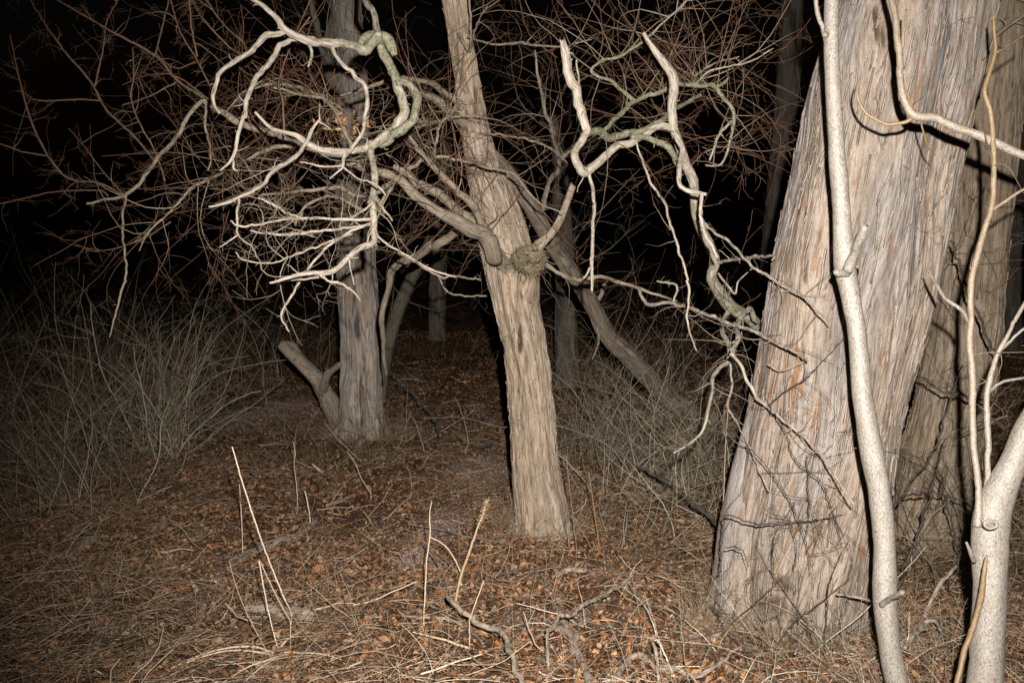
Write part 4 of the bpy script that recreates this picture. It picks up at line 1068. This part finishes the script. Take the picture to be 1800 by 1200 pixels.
# ================================================================== SHRUBS
def shrub(label, px, d, n, h, spread, lean=(0, 0, 0), tint=(0, 0.6), r0=0.004, child=2.5, group='leafless shrubs', base=0.12, levels=2, curl=0.55, wide=0.62, stems=True, grav=-0.06, K=12):
    b = base_of(px, d)
    T = thing('shrub', b, label, 'shrub', group)
    a = RNG.uniform(0, 6.28, n); el = np.clip(RNG.normal(1.15, spread, n), 0.25, 1.55)
    x = b[0] + RNG.normal(0, base, n); y = b[1] + RNG.normal(0, base, n)
    st = np.stack([x, y, hgt(x, y) - 0.04], -1)
    dr = np.stack([np.cos(a) * np.cos(el), np.sin(a) * np.cos(el), np.sin(el)], -1) + np.array(lean)
    C = grow(st, dr, RNG.uniform(0.45, 1.05, n) * h, K, curl, 0.34, grav)
    R = r0 * (0.35 + np.minimum(RNG.gamma(1.3, 0.42, n), 1.1))[:, None] * np.linspace(1, 0.3, K)[None, :]
    t = RNG.uniform(tint[0], tint[1], n) * (RNG.uniform(0, 1, n) > 0.3)
    m = min(n, 24) if stems else 1
    for g in range(m):
        sl = slice(g, n, m)
        mb = MB(); tubes(mb, C[sl], R[sl], 5, t[sl])
        spray(mb, C[sl], R[sl], child * 2.1, (0.07 * h, 0.36 * h), levels, tint[0], min(1, tint[1] + 0.3), 0.8, 0.6, 0.03, 1.25, 0.0007)
        mb.build('stem', M['shrub'], T)
    return T
shrub('large fountain shaped shrub of pale stems at middle left', 262, 8.8, 70, 1.75, 0.42, (0.05, 0, 0), (0, 0.5), 0.0055, 3.0, base=0.16)
shrub('forked pale stemmed shrub right beside the fountain shaped one', 300, 8.4, 9, 1.7, 0.25, (0.15, 0, 0), (0, 0.4), 0.007, 2.5, base=0.06)
shrub('olive brown arching shrub at the left edge of the frame', 60, 7.9, 80, 1.5, 0.5, (-0.1, 0, 0), (0.1, 0.55), 0.004, 3.6, base=0.35, curl=1.0, grav=-0.3)
shrub('low tangled shrub in the lower part of the left edge', 120, 6.9, 40, 0.9, 0.5, (-0.2, 0, 0), (0.15, 0.7), 0.004, 3.0, base=0.25)
shrub('dim shrub behind the left edge thicket', 150, 10.8, 40, 1.9, 0.4, (0, 0, 0), (0.2, 0.9), 0.005, 3.4, base=0.35)
shrub('dim brush between the fountain shrub and the left trunk', 440, 11.8, 34, 1.5, 0.45, (0, 0, 0), (0.3, 0.9), 0.004, 3.0, base=0.4)
shrub('far dark brush behind the broken snag', 520, 13.5, 34, 1.6, 0.45, (0, 0, 0), (0.3, 0.9), 0.005, 3.0, base=0.6)
shrub('far dark brush at the extreme left', -60, 12.5, 40, 2.1, 0.4, (0, 0, 0), (0.3, 0.9), 0.006, 3.0, base=0.6)
shrub('far dark brush behind the central tree', 860, 14.5, 30, 1.0, 0.5, (0, 0, 0), (0.3, 0.9), 0.004, 3.0, base=0.7)
shrub('dense wiry thicket between the central tree and the broad trunk', 1190, 7.4, 110, 1.35, 0.45, (0, 0, 0), (0, 0.5), 0.0036, 3.0, base=0.28, curl=1.2)
shrub('loose wiry shrub just right of the central trunk', 1075, 8.4, 70, 1.55, 0.5, (0, 0, 0), (0, 0.5), 0.0034, 2.6, base=0.25, curl=1.3)
shrub('thin shrub with curved stems against the left side of the broad trunk', 1255, 6.2, 26, 1.1, 0.45, (0, 0, 0), (0.1, 0.6), 0.0034, 2.6, base=0.15, curl=1.3)
shrub('far dim brush filling the gap behind the thicket', 1150, 11.5, 40, 1.9, 0.4, (0, 0, 0), (0.1, 0.7), 0.004, 2.8, base=0.6)
shrub('upright thin stems growing at the foot of the left trunk', 690, 8.6, 26, 0.75, 0.35, (0, 0, 0), (0.3, 0.9), 0.003, 2.2, base=0.3)
shrub('small upright stems left of the left trunk', 520, 8.0, 16, 0.6, 0.3, (0, 0, 0), (0.3, 0.9), 0.0028, 2.0, base=0.3)
shrub('small sprout with long thin stems behind the tall leaning stalk', 480, 9.3, 14, 0.8, 0.4, (0, 0, 0), (0.2, 0.8), 0.003, 2.0, base=0.3)
shrub('dark sprawling bramble at the foot of the broad trunk', 1330, 4.15, 20, 0.85, 0.5, (0, -0.05, 0), (0.6, 1.0), 0.0026, 3.0, base=0.12, curl=1.4)
shrub('wiry bramble between the two saplings', 1625, 3.9, 46, 0.5, 0.5, (0, 0, 0), (0.0, 0.6), 0.0028, 3.0, base=0.2, curl=1.6)
shrub('dark bramble growing up in front of the rear right trunk', 1650, 5.0, 14, 1.3, 0.4, (0, 0, 0), (0.5, 1.0), 0.003, 3.0, base=0.15, curl=1.2)
shrub('dim wiry brush at the right edge beyond the thick sapling', 1800, 5.2, 30, 1.1, 0.5, (0, 0, 0), (0.2, 0.8), 0.003, 2.8, base=0.3, curl=1.2)
shrub('knee high wiry stems right of the central trunk base', 1060, 5.9, 12, 0.55, 0.35, (0, 0, 0), (0.4, 1.0), 0.0026, 2.0, base=0.15)
shrub('curly pale vine stems low in front of the central trunk', 985, 4.6, 18, 0.4, 0.5, (0, 0, 0), (0.0, 0.5), 0.003, 1.6, base=0.14, curl=3.0)
shrub('low curly bramble along the bottom edge before the broad trunk', 1330, 3.95, 36, 0.42, 0.6, (0, 0, 0), (0.0, 0.8), 0.0028, 2.4, base=0.3, curl=2.0)
shrub('sparse curly bramble along the bottom edge right of centre', 1120, 4.2, 22, 0.38, 0.6, (0, 0, 0), (0.0, 0.7), 0.0024, 2.0, base=0.3, curl=2.0)
shrub('sparse dry weed clump before the central trunk', 880, 5.2, 18, 0.42, 0.4, (0, 0, 0), (0.3, 0.9), 0.002, 2.0, base=0.2, curl=1.2)
shrub('dry weed clump at the foot of the thicket', 1120, 6.3, 18, 0.5, 0.5, (0, 0, 0), (0.2, 0.9), 0.0024, 2.4, base=0.25, curl=1.2)
shrub('sparse dry weeds at the lower left corner', 110, 4.3, 14, 0.3, 0.6, (0, 0, 0), (0.0, 0.6), 0.0018, 2.0, base=0.3, curl=1.2)
shrub('sparse dry weeds left of the seed tufts', 250, 5.0, 14, 0.3, 0.6, (0, 0, 0), (0.0, 0.6), 0.0018, 2.0, base=0.3, curl=1.2)
shrub('sparse olive weeds below the left trunk', 560, 7.2, 22, 0.5, 0.4, (0, 0, 0), (0.3, 0.9), 0.002, 2.0, base=0.35, curl=1.0)

def bramble(label, canes, d, mat='bramble', tint=0.95, dm=0.45, tw=10, cluster=(0.06, 0.25)):
    T = thing('bramble', base_of(canes[0][0][0], d), label, 'bramble', 'dark brambles against the trunks')
    ps = []
    for q in canes:
        mb = MB(); ps.append(limb(mb, trace([(x, y, w * dm) for x, y, w in q], d, d + RNG.uniform(-.06, .06), wob=0.03), 6, 0.15, gnarl=1.6, tint=tint, spurs=9)); mb.build('cane', M[mat], T)
    twigs('twig_cluster', T, ps, tw, cluster, 1.6, 1, (0.7, 1.0), r0=0.0016, curl=1.6, mat=M[mat], bias=(0, 0, 0.1))
bramble('dark bramble spreading across the lower left of the broad trunk', [
    [(1262, 1010, 6), (1270, 930, 6), (1275, 905, 6), (1300, 912, 6), (1330, 922, 6), (1385, 918, 5), (1430, 914, 5), (1480, 906, 3)],
    [(1275, 962, 5), (1290, 960, 5), (1305, 968, 4), (1315, 995, 3)],
    [(1290, 760, 4), (1330, 800, 4), (1370, 850, 4), (1400, 905, 4), (1418, 960, 3), (1425, 1010, 2)],
    [(1418, 800, 3), (1421, 865, 4), (1421, 925, 3)],
    [(1345, 700, 5), (1380, 760, 4), (1400, 810, 4), (1445, 850, 4), (1470, 920, 3), (1480, 960, 2)],
    [(1357, 706, 4), (1380, 688, 4), (1407, 672, 4), (1440, 640, 3), (1490, 587, 2)]], 4.12, tw=26)
bramble('thin dark canes standing before the foot of the broad trunk', [
    [(1447, 1150, 5), (1452, 1080, 4), (1457, 1027, 4), (1475, 980, 3), (1493, 948, 2)],
    [(1370, 1128, 5), (1385, 1105, 5), (1402, 1084, 5), (1440, 1060, 4), (1470, 1035, 3), (1497, 1013, 2)],
    [(1402, 1086, 4), (1415, 1100, 4), (1430, 1130, 3)],
    [(1395, 1000, 3), (1400, 960, 3), (1385, 900, 2)], [(1360, 1010, 3), (1362, 940, 3), (1400, 880, 2)]], 4.05, tw=16)
bramble('dark green canes and one modelled shadow line crossing before the rear right trunk', [
    [(1570, 1045, 7), (1590, 985, 7), (1617, 917, 7), (1635, 870, 6), (1647, 827, 4), (1660, 770, 3)],
    [(1567, 900, 6), (1600, 850, 5), (1640, 790, 5), (1670, 700, 4), (1690, 640, 2)],
    [(1650, 825, 4), (1665, 890, 4), (1687, 973, 3)],
    [(1590, 870, 4), (1640, 868, 4), (1690, 880, 3), (1720, 900, 2)],
    [(1600, 640, 4), (1640, 680, 4), (1690, 695, 5), (1740, 700, 4), (1790, 680, 2)],
    [(1650, 390, 5), (1680, 440, 5), (1700, 510, 5), (1740, 600, 5), (1752, 640, 4)]], 5.0, dm=0.8, tw=44, cluster=(0.1, 0.45))  # last cane is a cast shadow line on the trunk, built as a dark stem

# ================================================================== DEADFALL AND STALKS
def stalk(label, pts, d, e=None, tint=0.0, name='dry_stalk', cat='stalk', group='dead stalks standing in the litter', sprays=4, mat='stalk', gn=0.3):
    """an upright or leaning dead stem; first point is its foot, pushed into the ground"""
    pts = [(q[0], q[1], q[2] * 0.56) for q in pts]
    p = trace(pts, d, e or d, wob=0.015)
    foot = p.c[0].copy(); foot[2] = float(hgt(foot[0], foot[1])) - 0.03
    p.c = np.vstack([foot, p.c]); p.r = np.concatenate([[p.r[0]], p.r])
    mb = MB(); limb(mb, p, 7, 0.15, gnarl=gn, tint=tint, spurs=sprays)
    o = mb.build(name, M[mat])
    return tag(o, label, cat, group)
def gd(px, py): return G(px, py)[1]
SG = 'dead stalks standing in the litter'
stalk('tall straight pale stalk leaning left across the lower left litter', [(512, 1075, 5), (495, 1040, 5), (460, 950, 5), (430, 860, 5), (408, 785, 4)], 4.55, 4.4)
stalk('pale thin stalk with a bent top, left of a pair meeting at the tip', [(487, 1135, 4), (473, 1080, 4), (455, 985, 4)], 4.25)
stalk('brownish thin stalk meeting its neighbour at the tip', [(510, 1090, 4), (485, 1045, 4), (456, 984, 3)], 4.3, 4.25, 0.4)
stalk('curved brown stalk left of the tip-to-tip pair', [(467, 1140, 4), (440, 1090, 4), (415, 1030, 3), (403, 985, 3)], 4.2, None, 0.6)
stalk('upright pale stalk in the centre of the litter', [(745, 1080, 4), (748, 1030, 5), (750, 985, 4), (756, 940, 4), (755, 905, 3), (759, 880, 2)], 4.6, 4.55, 0.2)
stalk('short upright stalk below the left trunk', [(523, 880, 4), (521, 850, 4), (517, 815, 3), (519, 795, 3), (515, 775, 2)], 6.9, 6.8, 0.35)
stalk('hooked pale stalk near the heap of grey sticks', [(546, 920, 5), (542, 890, 4), (536, 862, 4)], 6.4)
stalk('thin slanting stalk left of the central trunk', [(652, 866, 4), (636, 842, 3), (625, 815, 3), (610, 792, 2)], 7.2, 7.1, 0.35)
stalk('thin stalk standing left of the tall leaning stalk', [(426, 950, 3), (424, 900, 3), (421, 850, 2)], 5.8)
stalk('slim dark stalk just right of the central trunk', [(1013, 960, 3), (1005, 890, 3), (995, 800, 3)], 5.6, None, 0.9)
stalk('slim dark stalk standing near the centre right litter', [(1053, 960, 4), (1045, 900, 3), (1035, 830, 3)], 5.8, None, 0.8)
stalk('brown upright stem left of the broad trunk', [(1272, 1000, 5), (1270, 930, 5), (1273, 850, 4), (1276, 770, 3), (1282, 700, 2)], 4.7, None, 0.8)
stalk('olive stalk leaning left near the bottom centre', [(825, 1090, 5), (850, 1020, 4)], 4.35, None, 0.4)
stalk('arched stalk bending right beside the seed head', [(810, 1005, 4), (795, 975, 4), (778, 955, 4), (757, 944, 3)], 5.2)
stalk('long stalk curving from the bottom edge right of centre', [(1185, 1190, 5), (1160, 1130, 5), (1150, 1125, 4)], 4.0)
for px, py, lb in [(1260, 1150, 'short bent stalk below the dark stick before the broad trunk'), (1350, 1180, 'short stalk at the bottom edge below the broad trunk'),
                   (1412, 1170, 'short thin stalk near the bottom left of the slender sapling'), (1090, 1130, 'short stalk right of the bottom centre fork'),
                   (620, 1130, 'short stalk right of the arching straw tuft'), (560, 1010, 'short stalk between the log piece and the grey heap'),
                   (230, 1060, 'short stalk left of the seed tufts'), (150, 1170, 'short stalk in the lower left corner'), (690, 1000, 'short stalk left of the central upright stalk'),
                   (330, 940, 'short stalk above the seed tufts'), (1120, 980, 'short stalk in the litter right of the central trunk'), (1620, 1160, 'short stalk between the two saplings')]:
    d = gd(px, py); h = RNG.uniform(35, 90) * 4.2 / d; dx = RNG.uniform(-60, 60)
    stalk(lb, [(px, py, 3), (px + dx * 0.2, py - h * 0.4, 2.6), (px + dx * 0.55, py - h * 0.8, 2.2), (px + dx, py - h, 1.8)], d, None, RNG.uniform(0.45, 0.9), group='short dead stalks', gn=0.9)

# seed head plant
T = thing('seed_head_plant', base_of(815, 4.9), 'dry olive stalk topped by a shaggy pale seed head near the central trunk', 'dried plant')
mb = MB(); sh = limb(mb, trace([(800, 1062, 5), (812, 1010, 5), (828, 960, 5), (840, 925, 4), (848, 905, 4), (856, 880, 3)], 4.9), 8, 0.15, gnarl=0.3, tint=0.5); mb.build('stem', M['stalk'], T)
mb = MB(); n = 240; k = RNG.integers(int(len(sh.c) * 0.78), len(sh.c), n)
C = grow(sh.c[k], unit(RNG.normal(0, 1, (n, 3)) + np.array([0, 0, 0.3])), RNG.uniform(0.008, 0.034, n), 5, 2.5, 0.5)
tubes(mb, C, np.full((n, 5), 0.0011), 4, RNG.uniform(0.1, 0.8, n)); mb.build('seed_head', M['straw'], T)

# fallen sticks resting on the floor
def stick(label, pts, lift=0.02, tint=(0.0, 0.2), mat='wood', name='fallen_branch', cat='fallen branch', spurs=4, gn=0.8, jag=0.0, lifts=None, twn=0):
    w3, rr = [], []
    for i, (px, py, dm) in enumerate(pts):
        lf = lifts[i] if lifts else lift
        q, d = G(px, py, lf); r = dm * 0.5 * d / F
        w3.append(q + np.array([0, 0, r * 0.6])); rr.append(r)
    c = catmull(w3, 8); r = catmull(np.stack([rr] * 3, -1), 8)[:, 0]
    mb = MB(); p = limb(mb, Path(c, np.maximum(r, 0.001), None), None, 0.16, gnarl=gn, tint=tint, spurs=spurs, jag=jag, ridge=float(np.mean(rr)) * 0.12)
    o = mb.build(name, M[mat])
    return tag(o, label, cat, 'deadfall on the forest floor')
stick('crooked grey branch arching down to the bottom edge left of centre', [(785, 1048, 5), (800, 1068, 8), (835, 1090, 9), (878, 1112, 10), (898, 1150, 10), (915, 1195, 10), (925, 1230, 10)], lifts=[.16, .14, .12, .11, .1, .06, .03])
stick('thin grey branch lying left of the crooked arching one', [(700, 1082, 3), (740, 1086, 5), (790, 1090, 6), (825, 1108, 6), (850, 1132, 4)])
stick('straight branch rising right from the bottom centre', [(962, 1110, 7), (1000, 1080, 8), (1050, 1052, 7), (1085, 1035, 6), (1112, 1010, 3)], lifts=[.14, .13, .12, .11, .12])
stick('short upright forked stick at the bottom centre', [(963, 1200, 6), (963, 1150, 6), (963, 1106, 5)], lifts=[0, .08, .15])
stick('grey curved root like branch at the bottom centre', [(972, 1040, 6), (985, 1090, 12), (1010, 1130, 14), (1026, 1180, 13), (1030, 1230, 12)], lift=0.03)
stick('pale broken branch at the bottom edge right of centre', [(1070, 1210, 10), (1090, 1175, 11), (1120, 1155, 11), (1160, 1175, 10), (1215, 1190, 9)], lift=0.03, tint=(0, 0))
stick('pale twisted twig standing at the bottom right of centre', [(1158, 1200, 6), (1155, 1160, 6), (1148, 1128, 4)], lifts=[.02, .09, .16])
stick('pale branch slanting up toward the broad trunk', [(1210, 1195, 9), (1245, 1180, 8), (1285, 1150, 5), (1340, 1110, 3)], lift=0.05)
stick('dark stick lying before the broad trunk', [(1262, 1102, 6), (1300, 1130, 7), (1335, 1160, 7), (1370, 1205, 6)], lift=0.05, tint=(0.6, 0.8))
stick('pale splintered log piece lying at lower left', [(430, 1072, 10), (465, 1074, 20), (500, 1076, 25), (535, 1080, 25), (556, 1082, 16)], lift=0.035, tint=(0, 0), jag=0.03, name='log', cat='log')
stick('long grey stick in the heap left of centre', [(400, 1000, 5), (450, 975, 7), (500, 955, 9), (548, 925, 9), (556, 915, 6)], lift=0.03)
stick('thin pale stick crossing the grey heap', [(405, 985, 4), (440, 968, 5), (475, 952, 4), (520, 940, 3)], lift=0.06)
stick('half buried grey bark strip at left', [(110, 985, 8), (150, 965, 15), (190, 950, 10), (215, 940, 4)], lift=0.0, tint=(0.3, 0.4))
stick('pale stick near the left edge of the litter', [(60, 892, 3), (100, 880, 5), (140, 850, 4), (160, 842, 3)])
stick('thin pale stick lying below the left shrubs', [(225, 1108, 4), (255, 1085, 6), (290, 1052, 4)], lift=0.04)
stick('pale straw like stick pointing to the seed cluster', [(255, 1015, 3), (285, 1003, 4), (310, 995, 3)], lift=0.04)
stick('short pale stick in front of the left trunk', [(574, 890, 5), (600, 880, 7), (624, 870, 5)])
stick('pale curved root crossing to the central trunk base', [(860, 918, 5), (880, 905, 9), (900, 900, 10), (915, 903, 6)], lift=0.02, tint=(0, 0))
stick('pale chunk of wood right of the central trunk base', [(970, 1016, 5), (990, 1010, 9), (1020, 1007, 10), (1030, 1004, 5)], tint=(0, 0), jag=0.02, name='log', cat='log')
stick('dark stick behind the central trunk at left', [(790, 755, 6), (840, 775, 8), (880, 800, 9), (905, 818, 7)], tint=(0.7, 0.9))
stick('dark fallen branch left of the left trunk', [(385, 735, 6), (420, 715, 9), (455, 703, 8), (520, 690, 5)], tint=(0.7, 0.9), lift=0.06)
stick('dim fallen branch right of the left trunk', [(680, 650, 6), (720, 690, 7), (755, 725, 7), (775, 765, 5)], lift=0.2, tint=(0.3, 0.6))
stick('dark curved stick running down the middle of the litter', [(617, 1005, 5), (605, 1040, 8), (590, 1090, 9), (583, 1150, 9), (585, 1200, 8)], tint=(0.8, 1.0), lift=0.0)
stick('short dark stick in the pinkish bare patch', [(670, 918, 4), (683, 905, 7), (698, 890, 5)], tint=(0.8, 1.0))
stick('dark forked stick lying left of the broad trunk', [(1120, 890, 3), (1150, 930, 5), (1180, 960, 6), (1200, 985, 4)], tint=(0.6, 0.9), lift=0.02)
stick('dark branch arching over the litter toward the broad trunk', [(1120, 820, 5), (1180, 855, 7), (1220, 890, 8), (1265, 925, 7)], tint=(0.7, 0.9), lifts=[.3, .28, .25, .22])
stick('pinkish pale twig pointing at the broad trunk', [(1218, 1035, 3), (1250, 1020, 5), (1290, 992, 4), (1310, 985, 2)], lift=0.05, tint=(0, 0))
stick('old stump fragment with roots in the thicket', [(1140, 882, 6), (1165, 876, 14), (1185, 860, 18), (1210, 830, 12), (1232, 810, 5)], lifts=[0, .02, .06, .14, .2], jag=0.03, name='stump', cat='stump')
stick('bent pale branch low at the right between the saplings', [(1590, 1140, 6), (1605, 1115, 8), (1635, 1095, 7), (1655, 1110, 5), (1645, 1135, 3)], lift=0.12, tint=(0, 0.1))
stick('thin grey branch leaning toward the thick sapling', [(1625, 1085, 5), (1645, 1045, 7), (1670, 1010, 6), (1682, 995, 4)], lifts=[.05, .15, .25, .3])
stick('thick grey stick lying right of the broad trunk base', [(1640, 1120, 8), (1680, 1100, 12), (1710, 1085, 12)], lift=0.02, tint=(0.2, 0.3))
stick('thin twig crossing in front of the slender sapling', [(1470, 1045, 3), (1500, 1050, 4), (1535, 1062, 5), (1565, 1085, 4)], lift=0.3)
stick('pale bent twig at the foot of the broad trunk', [(1397, 1150, 3), (1420, 1110, 4), (1445, 1093, 3)], lift=0.1)
# arching flattened straws at lower left
T = thing('grass_tuft', G(485, 1145)[0], 'flattened tuft of long arching straws at lower left', 'grass tuft')
mb = MB()
for q in ([(482, 1146, 4), (440, 1136, 4), (390, 1140, 4), (330, 1160, 4), (270, 1190, 3), (230, 1215, 2)], [(480, 1150, 4), (420, 1142, 4), (360, 1152, 4), (300, 1178, 3), (250, 1208, 2)], [(500, 1150, 4), (470, 1165, 5), (440, 1188, 4), (410, 1215, 3)], [(505, 1148, 3), (475, 1158, 3), (430, 1175, 3), (390, 1200, 2)], [(500, 1146, 4), (560, 1148, 3), (600, 1158, 2)], [(490, 1140, 3), (510, 1120, 3), (530, 1108, 2)]):
    w3 = [G(a, b, 0.03 + 0.03 * math.sin(i))[0] for i, (a, b, _) in enumerate(q)]
    c = catmull(w3, 8); limb(mb, Path(c, np.linspace(0.0055, 0.002, len(c)), None), 6, 0.15, gnarl=0.3, tint=0.15)
mb.build('blade', M['stalk'], T)
# pale seed cluster
T = thing('seed_stalk', G(360, 1020)[0], 'small fallen stalk dotted with white fluffy seed tufts at lower left', 'dried plant')
w3 = [G(a, b, 0.05)[0] for a, b in ((318, 990), (340, 1008), (362, 1020), (390, 1018))]
mb = MB(); c = catmull(w3, 8); sp = limb(mb, Path(c, np.full(len(c), 0.0022), None), 6, 0.2, gnarl=0.5, tint=0.0)
mb.build('stem', M['stalk'], T)
for a, b in ((322, 994), (333, 1000), (355, 1018), (372, 1012), (382, 1008), (340, 1030), (345, 1037), (378, 1022), (360, 1062), (403, 1033)):
    q = G(a, b, 0.045)[0]; n = 26; mb = MB()
    C = grow(np.repeat(q[None], n, 0), RNG.normal(0, 1, (n, 3)), RNG.uniform(0.005, 0.013, n), 4, 1.5, 0.3)
    tubes(mb, C, np.full((n, 4), 0.0012), 4, np.zeros(n)); mb.build('seed_tuft', M['stalk'], T)

# loose sticks: individuals that share a few meshes
protos = []
for k in range(6):
    mb = MB(); K = 10
    c = grow(np.array([[0, 0, 0.012]]), np.array([[1, 0, 0.0]]), np.array([RNG.uniform(0.35, 0.8)]), K, 0.6, 0.3, 0)[0]
    c[:, 2] = 0.012 + 0.25 * (c[:, 2] - 0.012)
    p = limb(mb, Path(catmull(c, 4), np.linspace(0.007, 0.003, (K - 1) * 4 + 1) * RNG.uniform(0.6, 1.2), None), 7, 0.15, gnarl=0.6, spurs=5, tint=float(RNG.uniform(0, 0.6)))
    st, dr, rr = seeds([p], 3, (0.6, 0, 0.1)); C = grow(st, dr, RNG.uniform(0.08, 0.25, 3), 6, 0.8, 0.4)
    tubes(mb, C, np.full((3, 6), 0.002), 4, np.full(3, 0.3))
    o = mb.build('fallen_twig', M['wood']); protos.append(o)
first = set()
x, y = scatter(60, 3.2, 13, 1.2)
for k in range(60):
    src = protos[k % 6]
    o = src if k % 6 not in first else src.copy()
    if k % 6 not in first: first.add(k % 6)
    else: COL.objects.link(o)
    o.location = (float(x[k]), float(y[k]), float(hgt(x[k], y[k])) + 0.008)
    o.rotation_euler = (RNG.uniform(0, 0.5), RNG.normal(0, 0.07), RNG.uniform(0, 6.28))
    s = RNG.uniform(0.6, 1.3); o.scale = (s, s, s)
    tag(o, 'thin broken twig lying among the brown fallen leaves', 'twig', 'loose twigs scattered on the litter')
